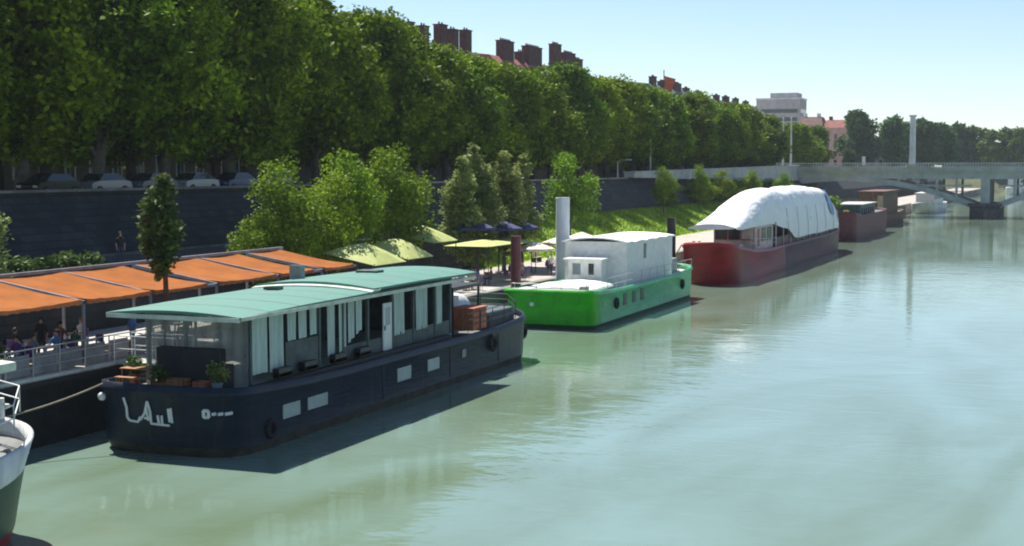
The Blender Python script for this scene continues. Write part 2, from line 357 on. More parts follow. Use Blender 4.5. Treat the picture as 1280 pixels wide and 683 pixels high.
b = MB(); b.add([(-57.6,188,9.2),(-56.2,188,9.2),(-56.2,311.3,7.4),(-57.6,311.3,7.4),(-57.6,188,9.8),(-56.2,188,9.8),(-56.2,311.3,10.9),(-57.6,311.3,10.9)],[(0,1,5,4),(1,2,6,5),(2,3,7,6),(3,0,4,7),(4,5,6,7)])
b.add([(-57.75,188,9.8),(-56.05,188,9.8),(-56.05,311.3,10.9),(-57.75,311.3,10.9),(-57.75,188,10.0),(-56.05,188,10.0),(-56.05,311.3,11.1),(-57.75,311.3,11.1)],[(0,3,2,1),(4,5,6,7),(0,1,5,4),(1,2,6,5),(2,3,7,6),(3,0,4,7)])
tag(b.build('approach_wall', 'bridgesteel'), 'pale stone parapet wall rising along the quay up to the bridge', 'wall')
b = MB(); b.box(-57.55,-56.85,-60,187.5,9.05,9.2); b.box(-54.12,-53.95,-60,111,5.21,5.35); tag(b.build('wall_coping', 'quaywall'), 'stone coping along the top of the embankment wall', 'coping')
# ------------------------------------------------------------ trees
def crown_mesh(seed, lobes, n, leaf, name):
    r = np.random.RandomState(seed)
    L = np.array(lobes)  # cx cy cz rx ry rz
    vol = (L[:,3]*L[:,4]*L[:,5])**(2/3); k = r.choice(len(L), n, p=vol/vol.sum())
    d = r.normal(size=(n,3)); d /= np.linalg.norm(d, axis=1)[:,None]
    rad = r.uniform(0,1,n)**.32*(1+r.normal(size=n)*.09)
    # ragged surface: bumps in direction space
    bump = 1+.13*np.sin(d[:,0]*5+k*1.7)*np.sin(d[:,1]*6+k)+.09*np.sin(d[:,2]*9+k*2.3)
    c = L[k,:3]+d*L[k,3:6]*(rad*bump)[:,None]
    a = r.normal(size=(n,3)); a[:,2] *= .5; a /= np.linalg.norm(a, axis=1)[:,None]
    t = r.normal(size=(n,3)); t[:,:2] *= .55; bb = np.cross(a, t); bb /= np.linalg.norm(bb, axis=1)[:,None]
    s = leaf*r.uniform(.55,1.3,n)[:,None]
    v = np.stack([c-a*s, c+bb*s*.55, c+a*s, c-bb*s*.5], 1).reshape(-1,3)
    me = bpy.data.meshes.new(name)
    me.vertices.add(4*n); me.vertices.foreach_set('co', v.ravel())
    me.loops.add(4*n); me.loops.foreach_set('vertex_index', np.arange(4*n))
    me.polygons.add(n); me.polygons.foreach_set('loop_start', np.arange(n)*4); me.polygons.foreach_set('loop_total', np.full(n,4))
    me.update(); me.validate(); return me
def make_tree(name, seed, h, trunk_h, cr, leafm, barkm, n, leaf, tr=.3, style='round', nl=14):
    r = random.Random(seed); lobes = []
    if style == 'round':
        for i in range(nl):
            t = r.uniform(0, 2*PI); u = r.uniform(.15, 1)**.6; zc = r.uniform(0, 1)
            prof = math.sin(PI*(.12+.8*zc))**.6
            rr_ = cr*.62*u*prof
            s = cr*r.uniform(.24, .50)
            lobes.append((rr_*math.cos(t), rr_*math.sin(t), trunk_h+s*.5+zc*(h-trunk_h-s*1.4), s, s, s*r.uniform(.7, .95)))
    elif style == 'column':
        for i in range(nl):
            zc = i/(nl-1); prof = (math.sin(PI*(.1+.82*zc))**.55)*(1-.3*zc)
            s = cr*prof*r.uniform(.6, .85); t = r.uniform(0, 2*PI)
            lobes.append((cr*.35*prof*math.cos(t), cr*.35*prof*math.sin(t), trunk_h+.3+zc*(h-trunk_h-.7), s, s, s*1.25))
    b = MB(); top = trunk_h+(h-trunk_h)*.55; pts = [(0,0,0)]; k = 7
    for i in range(1, k+1): pts.append((pts[-1][0]+r.uniform(-.12,.12)*tr*2, pts[-1][1]+r.uniform(-.12,.12)*tr*2, top*i/k))
    b.cyl((0,0,-.1), pts[1], tr*1.35, tr, n=10)
    for i in range(1, k): b.cyl(pts[i], pts[i+1], tr*(1-.8*(i-1)/k), tr*(1-.8*i/k), n=8)
    for L in lobes:
        zb = min(top*.95, max(trunk_h*.8, L[2]-1.5*cr*.4)); q = Vector((0,0,zb)); e = Vector(L[:3]); mid = (q*.5+e*.5)+Vector((0,0,.15*cr*-.3))
        b.cyl(q, mid, tr*.38, tr*.24, n=5, caps=False); b.cyl(mid, e, tr*.24, tr*.06, n=5, caps=False)
    root = bpy.data.objects.new(name, None); col.objects.link(root)
    b.build('trunk', barkm, root)
    me = crown_mesh(seed, lobes, n, leaf, 'crown'); me.materials.append(M[leafm])
    c = bpy.data.objects.new('crown', me); col.objects.link(c); c.parent = root
    return root
protos = {}
used = set()
def place_tree(key, name, loc, rz, scl, label, group=None):
    p = protos[key]
    if key in used:
        ch = [c for c in p.children]
        o = p.copy(); col.objects.link(o)
        for c in ch: d = c.copy(); col.objects.link(d); d.parent = o
    else: o = p; used.add(key)
    o.name = name; o.location = loc; o.rotation_euler = (0, 0, rz); o.scale = scl if isinstance(scl, tuple) else (scl,)*3
    for k in ('label', 'category', 'group'):
        if k in o: del o[k]
    return tag(o, label, 'tree', group)
for i in range(4):
    protos['plane%d' % i] = make_tree('plane_tree', 11+i, 15.6, 2.6, 6.6, 'leafplane', 'bark', 40000, .27, .42, nl=26)
for i in range(3): protos['lime%d' % i] = make_tree('small_tree', 31+i, 10, 2.0, 3.7, 'leaflime', 'bark', 8000, .165, .16, nl=24)
for i in range(2): protos['pop%d' % i] = make_tree('slender_tree', 41+i, 10, 1.6, 1.75, 'leafgrey', 'bark', 6500, .15, .13, 'column', 9)
protos['youngtree'] = make_tree('young_tree', 51, 8.0, 3.6, 1.25, 'leafdark', 'barkbrown', 3000, .17, .16, 'column', 8)
for i in range(2): protos['far%d' % i] = make_tree('far_tree', 61+i, 23, 3, 8.5, 'leaffar', 'bark', 9000, .75, .5, nl=22)
protos['farl'] = make_tree('far_tree', 71, 23, 2, 8, 'leaffarlight', 'bark', 9000, .75, .5, nl=20)

# the long row of planes on the upper quay; heights follow the skyline of the row
hy = [40, 70, 110, 124, 131, 146, 153, 183, 200, 254, 333]
hz = [27.5, 27, 26, 25.6, 24.2, 22.8, 23.0, 24.2, 24.0, 23.2, 22.0]
y = 58.0; i = 0
while y < 303:
    H = float(np.interp(y, hy, hz)); s = (H-8.7)/15.6
    lab = 'tall plane tree with a dense dark crown in the long row above the embankment wall'
    if i == 1: lab = 'nearest plane tree with a pale trunk at the left edge, above the embankment wall'
    place_tree('plane%d' % (i % 4), 'plane_tree', (-61-(1.3 if y > 130 else 0)+rnd.uniform(-.6, .6), y, 8.7), rnd.uniform(0, 6.28), (1.0, 1.0, s*rnd.uniform(.97, 1.03)), lab, None if i == 1 else 'plane trees in the upper quay row')
    y += 7.6+rnd.uniform(-.6, .6); i += 1
y = 74.0
while y < 303:
    H = float(np.interp(y, hy, hz)); s = (H-9.3)/15.6
    place_tree('plane%d' % ((i*3+1) % 4), 'plane_tree', (-70.5+rnd.uniform(-.6, .6), y, 8.7), rnd.uniform(0, 6.28), (1.0, 1.0, s*rnd.uniform(.96, 1.0)), 'tall plane tree with a dense dark crown in the long row above the embankment wall', 'plane trees in the upper quay row')
    y += 11+rnd.uniform(-1, 1); i += 1
bush = [(-45.6,74.6,.62,0,'small lime green tree at the left end of the leafy clump behind the orange awnings'),
        (-45.2,76.5,.90,1,'lime green tree second from the left in the clump behind the orange awnings'),
        (-44.4,81.0,.86,2,'middle lime green tree of the clump behind the orange awnings'),
        (-45.6,85.5,.97,0,'tall light green tree right of centre in the clump behind the lime canopies'),
        (-44.6,90.5,1.0,1,'tallest light green tree at the right end of the clump behind the lime canopies')]
for x, y, s, k, lab in bush: place_tree('lime%d' % k, 'small_tree', (x, y, LQ), rnd.uniform(0, 6), (s*.84, s*.84, s*1.03), lab, 'small trees on the lower quay')
for x, y, s, k, lab in [(-44.5,102.2,.93,0,'leftmost slender grey green tree behind the navy parasols'),
        (-44.8,106.2,1.04,1,'tallest slender grey green tree behind the navy parasols'),
        (-44.3,110.8,.98,0,'third slender grey green tree from the left behind the navy parasols'),
        (-44.6,115.6,.97,1,'rightmost slender grey green tree left of the pale mooring pile')]:
    place_tree('pop%d' % k, 'slender_tree', (x, y, LQ), rnd.uniform(0, 6), (s*1.25, s*1.25, s), lab, 'slender trees on the lower quay')
place_tree('lime2', 'small_tree', (-48.3, 139, 2.5), 1.0, (.92, .92, 1.03), 'round green tree standing alone behind the pale mooring pile', 'small trees on the grass bank')
for x, y, z, sx, sz, k, lab in [(-52,188,4.4,.55,.66,'lime0','small green tree on the grass bank below the lamp post'),
        (-52,207.5,4.4,.45,.68,'lime1','narrow dark green tree on the grass bank left of the white tarpaulin'),
        (-52,222,4.4,.6,.62,'lime2','bushy green tree on the grass bank just left of the white tarpaulin'),
        (-51,238,3.8,.6,.66,'lime0','green tree on the grass bank partly behind the white tarpaulin'),
        (-50,262,3.8,.6,.6,'lime1','small tree on the bank behind the crest of the white tarpaulin')]:
    place_tree(k, 'small_tree', (x, y, z), rnd.uniform(0, 6), (sx, sx, sz), lab, 'small trees on the grass bank')
for x, y, z, sx, sz, k, lab in [(-54,197,5,.8,.52,'lime1','shrub behind the small trees on the bank, below the lamp'),(-54,214,5,.85,.55,'lime0','shrub between the narrow and the bushy bank trees'),(-54,230,5,.9,.56,'lime2','wide shrub left of the white tarpaulin top'),(-54,248,5,.9,.55,'lime1','shrub on the bank above the white tarpaulin'),(-54,268,5,.9,.5,'lime0','shrub on the bank near the bridge approach'),(-53.5,284,5,.9,.45,'lime2','last shrub on the bank before the bridge')]:
    o = place_tree(k, 'shrub', (x, y, z-1.3), rnd.uniform(0, 6), (sx, sx*1.4, sz), lab, 'shrubs at the foot of the embankment wall'); o['category'] = 'shrub'
place_tree('youngtree', 'young_tree', (-36.75, 52.4, 2.3), 0, 1, 'young narrow tree with a reddish trunk in front of the orange awnings')
place_tree('pop0', 'slender_tree', (-46.6, 52.0, 5.3-3.3), 2, (1.0, 1.0, .85), 'grey green tree at the left edge in front of the embankment wall')
# far trees
farpos = [(-70,505,.98,0),(-61,520,.9,1),(-60,560,.86,0),(-53,548,.9,1),(-47,556,.84,0)]
farlab = ['round dark green tree beyond the bridge, left of the white pylon', 'dark green tree touching the round one beyond the bridge',
          'dark tree directly behind the white pylon on the bridge', 'dark domed tree just right of the white pylon', 'dark tree at the right of the pair beyond the pylon']
for (x, y, s, k), lab in zip(farpos, farlab): place_tree('far%d' % k, 'far_tree', (x, y, 8.5), rnd.uniform(0, 6), (s, s, s), lab, 'far trees beyond the bridge')
x = -51
for i in range(44):
    y = 650+(i%2)*14+max(0, x)*.35+rnd.uniform(-4, 6)
    place_tree('farl' if i % 5 else 'far1', 'far_tree', (x, y, 7), rnd.uniform(0, 6), (1, 1, rnd.uniform(.9, 1.04)), 'light green tree in the distant line on the far bank', 'trees of the far bank')
    x += 4.3
for x, y, s in [(-94,470,.5),(-88,455,.42),(-80,462,.45),(-75,440,.4),(-99,440,.6),(-66,450,.36)]:
    place_tree('far1' if s < .45 else 'far0', 'far_tree', (x, y, 8.5), rnd.uniform(0, 6), (s, s, s), 'low green tree in front of the pink buildings beyond the bridge', 'low trees beyond the bridge')
for x, y in [(-62,336),(-61,343),(-63,351),(-62,360),(-66,369),(-68,378),(-72,388),(-76,398),(-80,408)]:
    place_tree('plane%d' % (int(y) % 4), 'plane_tree', (x, y, 8.7), rnd.uniform(0, 6), (.95, .95, .8), 'plane tree at the far end of the row, beyond the bridge head', 'planes beyond the bridge head')

# ------------------------------------------------------------ buildings behind the planes
def building(y0, y1, ridge, wallm, roofm, chims, label, floors=5, x0=-80.0, depth=14, nwin=True, eave=None):
    L = y1-y0; root = empty('apartment_building', (x0, y0, 8.7), label, 'building', 'buildings behind the plane trees')
    e = (eave if eave else ridge-3.2)-8.7; rg = ridge-8.7
    b = MB(); b.box(-depth, 0, 0, L, -.2, e); b.box(-depth-.15, .25, -.05, L+.05, e-.55, e-.15); b.box(-depth-.05, .12, .02, L-.02, 3.9, 4.15)
    b.build('wall', wallm, root)
    r = MB(); r.add([(.35,-.1,e-.1),(.35,L+.1,e-.1),(-depth-.3,L+.1,e-.1),(-depth-.3,-.1,e-.1),(-2.5,.8,rg-.6),(-2.5,L-.8,rg-.6),(-depth+2.5,L-.8,rg-.6),(-depth+2.5,.8,rg-.6),(-depth/2,1.2,rg),(-depth/2,L-1.2,rg)],
          [(0,1,5,4),(1,2,6,5),(2,3,7,6),(3,0,4,7),(4,5,9,8),(6,7,8,9),(5,6,9),(7,4,8),(3,2,1,0)])
    rf = r.build('roof', roofm, root)
    for cy, wy, ztop, zb in chims:
        ztop -= .6; wy *= .82
        c = MB(); c.box(-3.1, -1.9, cy-y0-wy/2, cy-y0+wy/2, zb-8.7, ztop-8.7-.25); c.box(-3.2, -1.8, cy-y0-wy/2-.08, cy-y0+wy/2+.08, ztop-8.7-.25, ztop-8.7-.1)
        k = max(1, int(wy/.7))
        for q in range(k): c.cyl((-2.5, cy-y0-wy/2+(q+.5)*wy/k, ztop-8.7-.12), (-2.5, cy-y0-wy/2+(q+.5)*wy/k, ztop-8.7+.25), .14, .11, n=7)
        c.build('chimney', 'stack', rf)
    if nwin:
        nf = max(2, int((e-1)/3.3)); nw = int(L/3.2)
        fm = sm = None
        for fl in range(nf):
            for q in range(nw):
                yy = (q+.5)*L/nw; zz = .9+fl*3.3+(.2 if fl else 0)
                if fm is None:
                    g = MB(); g.box(0, .04, -.55, .55, 0, 2.0); w1 = g.build('window', 'glass', root)
                    h = MB(); h.box(.002, .1, -.68, -.55, -.1, 2.12); h.box(.002, .1, .55, .68, -.1, 2.12); h.box(.002, .1, -.55, .55, 2.0, 2.12); h.box(.002, .16, -.55, .55, -.1, 0); h.box(.045, .07, -.03, .03, 0, 2.0)
                    w2 = h.build('window_frame', 'offwhite', w1); fm, sm = w1, w2
                    w1.location = (0, yy, zz)
                else:
                    a = fm.copy(); col.objects.link(a); a.location = (0, yy, zz); c = sm.copy(); col.objects.link(c); c.parent = a
    return root
building(58, 92, 27, 'stuccogrey', 'slate', [], 'shaded grey apartment house at far left, glimpsed under the plane crowns')
building(92.5, 128, 26, 'stucco', 'roof', [], 'ochre apartment house glimpsed between the dark plane trunks')
building(128.5, 167, 27, 'stuccogrey', 'slate', [(165,2,28.2,25)], 'grey apartment house hidden by the tall planes left of the chimney stacks', nwin=False)
building(167.5, 199, 27.4, 'stuccogrey', 'roof', [(172.6,1.6,30.3,27),(177,1.9,30.2,26.5),(182.8,2.5,30.9,26.5),(186.8,2.3,30.6,26.5),(191.5,2.2,30.9,26.5)], 'apartment house with a row of five tall dark chimney stacks above the trees', nwin=False)
building(199.5, 245, 28.0, 'stuccopink', 'roofred', [(206.8,5.5,30.6,26.5),(213,2,29.4,26.5),(218.5,7.5,30.6,26.5),(229.5,3.6,31.9,26.5),(236,5.5,30.9,26.5),(241,3,30.2,26.5)], 'reddish apartment house with wide chimney stacks above the trees', nwin=False)
building(245.5, 284, 25.4, 'stucco', 'slate', [(262,2,27.2,23),(272,2.4,27.6,23)], 'low slate roofed house just showing above the trees', nwin=False)
building(284.5, 335, 28.3, 'stuccogrey', 'slate', [(289,2.2,30,25),(297,6,29.4,25),(307,7,29.6,25),(316,3,29,25),(327,3,28.8,25)], 'slate roofed apartment block with dark chimneys behind the tall pole', nwin=False)
building(336, 395, 27.6, 'stucco', 'slate', [(345,3,28.8,24),(355,4,28.9,24),(366,3,28.9,24),(378,3,28.7,24)], 'farthest slate roofed house of the row with small chimneys', nwin=False)
# tower block and pink houses beyond the bridge
t = empty('tower_block', (-118, 560, 8.5), 'grey concrete tower block rising above the trees beyond the bridge', 'building')
b = MB(); b.box(0,17,0,14,0,28.5); b.box(5,15.5,2,12,28.5,31); b.build('wall', 'concrete', t)
for fl in range(7):
    MB().box(1,16,-.06,0,4+fl*3.2,5.5+fl*3.2).build('window', 'glass', t); MB().box(17,17.06,1,13,4+fl*3.2,5.5+fl*3.2).build('window', 'glass', t)
MB().box(-.2,17.2,-.2,14.2,28.5,29.0).build('parapet', 'offwhite', t)
for k, (x, wd, zt, wm, rm, lab) in enumerate([(-99,9,29.6,'stuccopink','roof','tall narrow pink house beyond the bridge with a brown roof'),(-89.5,13,28.4,'stuccopink','roofred','wide pink house beyond the bridge with a red roof and pale chimneys'),(-76,12,22,'stuccogrey','slate','lower grey house beyond the bridge beside the round dark tree')]):
    t = empty('town_house', (x, 545, 8.5), lab, 'building', 'houses beyond the bridge'); h = zt-8.5
    MB().box(0,wd,0,12,0,h-3).build('wall', wm, t)
    r = MB(); r.add([(-.3,-.3,h-3),(wd+.3,-.3,h-3),(wd+.3,12.3,h-3),(-.3,12.3,h-3),(.8,3,h),(wd-.8,3,h),(wd-.8,9,h),(.8,9,h)], [(0,1,5,4),(1,2,6,5),(2,3,7,6),(3,0,4,7),(4,5,6,7),(3,2,1,0)]); rf = r.build('roof', rm, t)
    for cx in (1.5, wd-2.5): MB().box(cx,cx+1.2,3.2,5,h-.5,h+1.3).build('chimney', 'stack' if k else 'offwhite', rf)
    for fl in range(4):
        for q in range(int(wd/3)):
            MB().box(1+q*3,2.1+q*3,-.05,0,3+fl*3.2,5+fl*3.2).build('window', 'glass', t)

# ------------------------------------------------------------ bridge
br = empty('road_bridge', (0, 312, 0), 'long grey green arched road bridge crossing the whole river', 'bridge')
b = MB(); b.box(-130,140,-1.2,17.2,9.75,10.55); b.box(-130,140,-1.5,-1.2,10.3,10.7); b.box(-130,140,17.2,17.5,10.3,10.7); b.box(-130,140,-.62,-.3,8.2,9.75); b.build('deck', 'bridgesteel', br)
for s_, yy in ((0,-1.4),(1,17.3)):
    b = MB(); b.box(-130,140,yy,yy+.12,11.45,11.55); b.box(-130,140,yy+.02,yy+.1,10.85,10.92)
    x = -130
    while x < 140: b.box(x,x+.09,yy+.015,yy+.105,10.7,11.45); x += .55
    b.build('parapet_railing', 'bridgesteel', br)
piers = [-76, -18, 40, 98]
for a_, c_ in zip(piers, piers[1:]):
    for yy in (-.6, 5, 10.5, 16):
        up = []; lo = []
        mid = (a_+c_)/2; hs = (c_-a_)/2-1.8
        for k in range(25):
            u = -1+2*k/24; x = mid+u*hs; z = 2.6+(8.2-2.6)*(1-u*u)
            up.append((x, z+.5)); lo.append((x, z-.5-.25*abs(u)))
        rows = [[(x,yy,z) for x,z in up],[(x,yy+.7,z) for x,z in up],[(x,yy+.7,z) for x,z in lo],[(x,yy,z) for x,z in lo],[(x,yy,z) for x,z in up]]
        b = MB(); b.grid(rows, False)
        b.build('arch_rib', 'bridgesteel', br)
    b = MB(); 
    for k in range(-6, 7):
        u = k/7; x = mid+u*hs; z = 2.6+5.6*(1-u*u)
        if z < 7.9:
            for yy in (-.45, 16.15): MB().box(x-.25,x+.25,yy,yy+.4,z+.3,9.75).build('spandrel_column', 'bridgesteel', br)
    b = MB(); b.box(mid-hs*.97,mid-hs*.45,-.35,-.05,6.6,7.0); b.box(mid+hs*.45,mid+hs*.97,-.35,-.05,6.6,7.0)
    b.build('tie_beam', 'bridgesteel', br)
for x in piers:
    b = MB(); b.box(x-3.0,x+3.0,-.8,16.8,-3,2.6); b.add([(x-3.0,-.8,-3),(x,-4.2,-3),(x+3.0,-.8,-3),(x-3.0,-.8,2.2),(x,-4.2,2.0),(x+3.0,-.8,2.2)], [(0,1,4,3),(1,2,5,4),(3,4,5)]); b.box(x-3.4,x+3.4,-1.0,17,2.6,3.2)
    for yy in (-.5, 5.1, 10.6, 15.9): MB().box(x-.9,x+.9,yy,yy+.6,3.2,9.75).build('pier_column', 'bridgesteel', br)
    b.box(x-.3, x+.3, 0, 15.8, 5.5, 5.9)
    b.build('pier', 'bridgestone' if x < -50 else 'pierdark', br)
b = MB(); b.box(-130,-79,-.5,16.5,0,9.75); b.build('abutment', 'bridgestone', br)
py = empty('pylon', (-32.6, 310.9, 10.7), 'thick pale pylon standing on the bridge parapet', 'pylon')
b = MB(); b.add([(-.6,-.6,.5),(.6,-.6,.5),(.6,.6,.5),(-.6,.6,.5),(-.5,-.5,10.4),(.5,-.5,10.4),(.5,.5,10.4),(-.5,.5,10.4)], [(0,1,5,4),(1,2,6,5),(2,3,7,6),(3,0,4,7),(4,5,6,7)]); b.build('shaft', 'offwhite', py)
MB().box(-1,1,-.8,.8,-.1,.5).build('plinth', 'bridgestone', py); MB().box(-.72,.72,-.6,.6,10.4,10.75).build('capstone', 'offwhite', py)
for x, lab in ((-59.6,'left slender grey mast of the pair on the bridge'),(-57.9,'right slender grey mast of the pair on the bridge')):
    t = empty('mast', (x, 311, 10.6), lab, 'mast', 'masts on the bridge')
    MB().cyl((0,0,-.1),(0,0,10.4),.22,.13,n=10).build('pole', 'offwhite', t); MB().cyl((0,0,-.1),(0,0,.5),.36,.3,n=10).build('base', 'bridgestone', t); MB().ball((0,0,10.45),.2).build('finial', 'steel', t)
t = empty('information_panel', (-42.5, 310.7, 10.6), 'small white panel standing on the bridge left of the pylon', 'panel')
MB().box(-.35,.35,-.06,.06,.5,2.3).build('board', 'white', t); MB().box(-.06,.06,-.05,.05,-.1,.5).build('post', 'steel', t)

# lamps and tall pole
def lamp(x, y, z, h, label):
    t = empty('street_lamp', (x, y, z), label, 'street lamp', 'street lamps on the upper quay')
    MB().cyl((0,0,-.1),(0,0,1.1),.16,.11,n=8).cyl((0,0,1.1),(0,0,h),.09,.06,n=8).build('post', 'offwhite', t)
    MB().tube([(0,0,h-.1),(.5,0,h+.25),(1.3,0,h+.3)], .05).build('arm', 'steel', t)
    MB().box(1.1,1.9,-.16,.16,h+.22,h+.36).build('lamp_head', 'offwhite', t, bevel=.04)
lamp(-58.2, 203, 8.7, 7.6, 'grey street lamp standing in front of the tree row right of centre')
lamp(-58.2, 187, 8.7, 2.6, 'short street lamp post just left of the taller lamp on the upper quay')
t = empty('flag_pole', (-79.0, 285, 8.7), 'tall pole with a faded orange red flag above the trees', 'flag pole')
MB().cyl((0,0,0),(0,0,21.6),.16,.1,n=8).build('pole', 'blackp', t)
rows = []
for i in range(9):
    u = i/8; rows.append([(.1+v_*2.4*(1-.5*u), .2*math.sin(u*5+v_*3), 20.4-u*3.4-v_*.7) for v_ in (0,.25,.5,.75,1)])
MB().grid(rows).build('flag', 'flagred', t)

# ------------------------------------------------------------ boats
def hull_rings(L, W, bow, stern, levels, M_=14):
    # levels: list of (zfun(s), bow_len, stern_len, inset, tip_shift)
    rings = []
    for zf, lb, ls, inset, tip in levels:
        w_ = W/2-inset; side = []
        ss = [tip+lb*(1-math.cos(PI/2*i/M_)) for i in range(M_+1)]
        ss += [tip+lb+(L-tip-lb-ls-inset)*i/8 for i in range(1, 8)]
        ss += [L-inset-ls*(1-math.sin(PI/2*i/M_)) for i in range(M_+1)]
        for s in ss:
            if s < tip+lb: q = max(0, 1-(1-(s-tip)/lb)**bow)**(1/bow)
            elif s > L-inset-ls: q = max(0, 1-((s-(L-inset-ls))/ls)**stern)**(1/stern)
            else: q = 1
            side.append((w_*q, s, zf(s)))
        rings.append([(x, y_, z) for x, y_, z in side]+[(-x, y_, z) for x, y_, z in side[-2:0:-1]])
    return rings
def hull_part(name, m, parent, rings, **k):
    b = MB(); b.grid(rings, True, True); return b.build(name, m, parent, **k)
def deck_part(name, m, parent, ring):
    n = len(ring); h = n//2; b = MB(); fs = []
    for i in range(h):
        j = (n-i) % n; k = (n-i-1) % n
        if i+1 == k: break
        fs.append((i, i+1, k, j) if i else (0, 1, n-1))
    b.add(ring, fs); return b.build(name, m, parent)
def sheer(mid, bow, stern, L, lb=.3, ls=.2):
    def f(s):
        z = mid
        if s < L*lb: z += (bow-mid)*(1-s/(L*lb))**2
        if s > L*(1-ls): z += (stern-mid)*((s-L*(1-ls))/(L*ls))**2
        return z
    return f
def strokes(parent, name, m, polys, th, surf):
    """lettering as thick strokes lying on a surface: surf(u,z)->(x,y,z)"""
    for pl in polys:
        b = MB()
        for (u0, z0), (u1, z1) in zip(pl, pl[1:]):
            k = 4
            for i in range(k):
                a = (u0+(u1-u0)*i/k, z0+(z1-z0)*i/k); c = (u0+(u1-u0)*(i+1)/k, z0+(z1-z0)*(i+1)/k)
                b.cyl(surf(*a), surf(*c), th/2, n=6)
        b.build(name, m, parent)

# ---- black restaurant barge
ox, oy = -31.1, 43.6
bb = empty('restaurant_barge', (ox, oy, 0), 'navy black restaurant barge with a teal roof and white lettering on the bow', 'barge')
L, W = 31.6, 6.2
zt = sheer(2.25, 2.62, 2.75, L)
B = lambda z: (lambda s: z)
rg = hull_rings(L, W, 4.0, 2.2, [(B(-1), 4.2, 4, .25, .9), (B(0), 2.9, 3.4, .05, .35), (B(.35), 2.7, 3.2, 0, .2), (lambda s: zt(s)-.35, 2.4, 2.8, 0, .02), (lambda s: zt(s)-.3, 2.4, 2.8, -.06, -.06), (lambda s: zt(s)-.18, 2.4, 2.8, -.06, -.06), (lambda s: zt(s)-.14, 2.4, 2.8, 0, 0), (zt, 2.4, 2.8, 0, 0), (zt, 2.3, 2.7, .1, .1), (lambda s: zt(s)-.35, 2.3, 2.7, .1, .1)])
hull_part('hull', 'navy', bb, rg[2:])
hull_part('waterline_band', mat('grimy waterline paint', (.05, .045, .03), .8, var=.3, c2=(.015, .02, .015)), bb, rg[:3])
for yy in (12.2, 19.4, 25.6): MB().box(W/2+.002, W/2+.028, yy, yy+.06, .45, 1.85).build('plate_seam', 'navy', bb)
deck_part('deck', 'deck', bb, rg[-1])
def bow_surf(u, z, off=.03):
    q = min(.999, abs(u)/(W/2)); tip = .2*(1-(z-.35)/1.9) if z < 2.2 else .02
    s = tip+2.55*(1-(1-q**4.0)**(1/4.0)); return (u, s-off, z)
def pz(px, py):   # lettering drawn on the bow plate in metres: 36 px of the photo are about 1 m there
    return (float(np.interp(px, [135,144,158,180,203,227,245,265,282,300], [-2.6,-2.1,-1.5,-.7,.1,.9,1.5,2.1,2.5,2.8])+.12), 2.02-(py-497)/31*.85)
P_ = lambda *a: [pz(*q) for q in a]
strokes(bb, 'letter_stroke', 'white', [P_((157,495),(160,508),(160,522),(163,526),(173,527),(176,520)), P_((176,524),(182,514),(186,498),(189,512),(189,527)), P_((181,521),(188,521)), P_((184,508),(186,524)), P_((189,528),(212,529)), P_((198,516),(199,527)), P_((203,516),(203,527)), P_((212,506),(213,524)), P_((215,505),(216,525))], .10, bow_surf)
strokes(bb, 'letter', 'offwhite', [P_((256,506),(256,515),(262,515),(262,506),(256,506)), P_((266,511),(272,510)), P_((274,511),(281,510)), P_((283,511),(294,510))], .13, bow_surf)
MB().ball(bow_surf(-2.62, 2.0, .1), .16).build('bow_fender', 'white', bb)
def side_panel(y0, y1, z0, z1, m, name='hull_window', frame=True):
    o = MB().box(W/2+.004, W/2+.04, y0-oy, y1-oy, z0, z1).build(name, m, bb)
    return o
side_panel(47.3,48.6,.95,1.5,'glasspale'); side_panel(49.2,50.8,1.0,1.5,'glasspale'); side_panel(57.2,58.6,1.0,1.6,'glasspale'); side_panel(60.4,61.7,1.05,1.6,'glasspale'); side_panel(64.4,64.9,1.2,1.6,'glass')
for yy in (68.2, 74.0): 
    b = MB()
    for k in range(14):
        a0 = 2*PI*k/14; a1 = 2*PI*(k+1)/14; b.cyl((0, .34*math.cos(a0), .34*math.sin(a0)), (0, .34*math.cos(a1), .34*math.sin(a1)), .11, n=7)
    t = b.build('tyre_fender', 'tyre', None, loc=(ox+W/2+.13-(.55 if yy > 72 else 0), yy, 1.5)); tag(t, 'black tyre hanging at the side of the navy barge, '+('nearer its round stern' if yy > 72 else 'beside its terracotta crate'), 'tyre', 'tyre fenders of the navy barge')
b = MB()
for k in range(14):
    a0 = 2*PI*k/14; a1 = 2*PI*(k+1)/14; b.cyl((.05, .3*math.cos(a0), .3*math.sin(a0)), (.05, .3*math.cos(a1), .3*math.sin(a1)), .11, n=7)
t = b.build('tyre_fender', 'tyre', None, loc=(ox+W/2-.02, 46.4, .75)); tag(t, 'black tyre hanging low on the bow corner of the navy barge', 'tyre', 'tyre fenders of the navy barge')
# cabin: floor, frame, back wall, roof
cx0, cx1 = -2.1, 2.5    # local x of the walls
cy0, cy1 = 46.0-oy, 64.6-oy
b = MB(); b.box(cx0,cx1,cy0,cy1,1.9,2.35); b.build('cabin_floor', 'decklight', bb)
b = MB(); b.box(cx0,cx0+.1,cy0+6,cy1,2.35,5.1); b.box(cx0,cx1,cy1-.1,cy1,2.35,5.1); b.box(cx0+.1,cx1-1.6,53.4-oy,53.5-oy,2.35,5.0); b.build('cabin_wall', 'cabin', bb)
b = MB()
for yy in (46.05,51.3,53.3,55.6,58.0,60.2,62.6,64.4): b.box(cx1-.12,cx1,yy-oy,yy-oy+.14,2.35,5.08)
for yy in (46.05,48.5,51.0): b.box(cx0,cx0+.12,yy-oy,yy-oy+.14,2.35,5.08)
b.box(cx1-.14,cx1+.02,cy0,cy1,4.94,5.1); b.box(cx0-.02,cx0+.14,cy0,cy1,4.94,5.1); b.box(cx0,cx1,cy0-.02,cy0+.12,4.94,5.1)
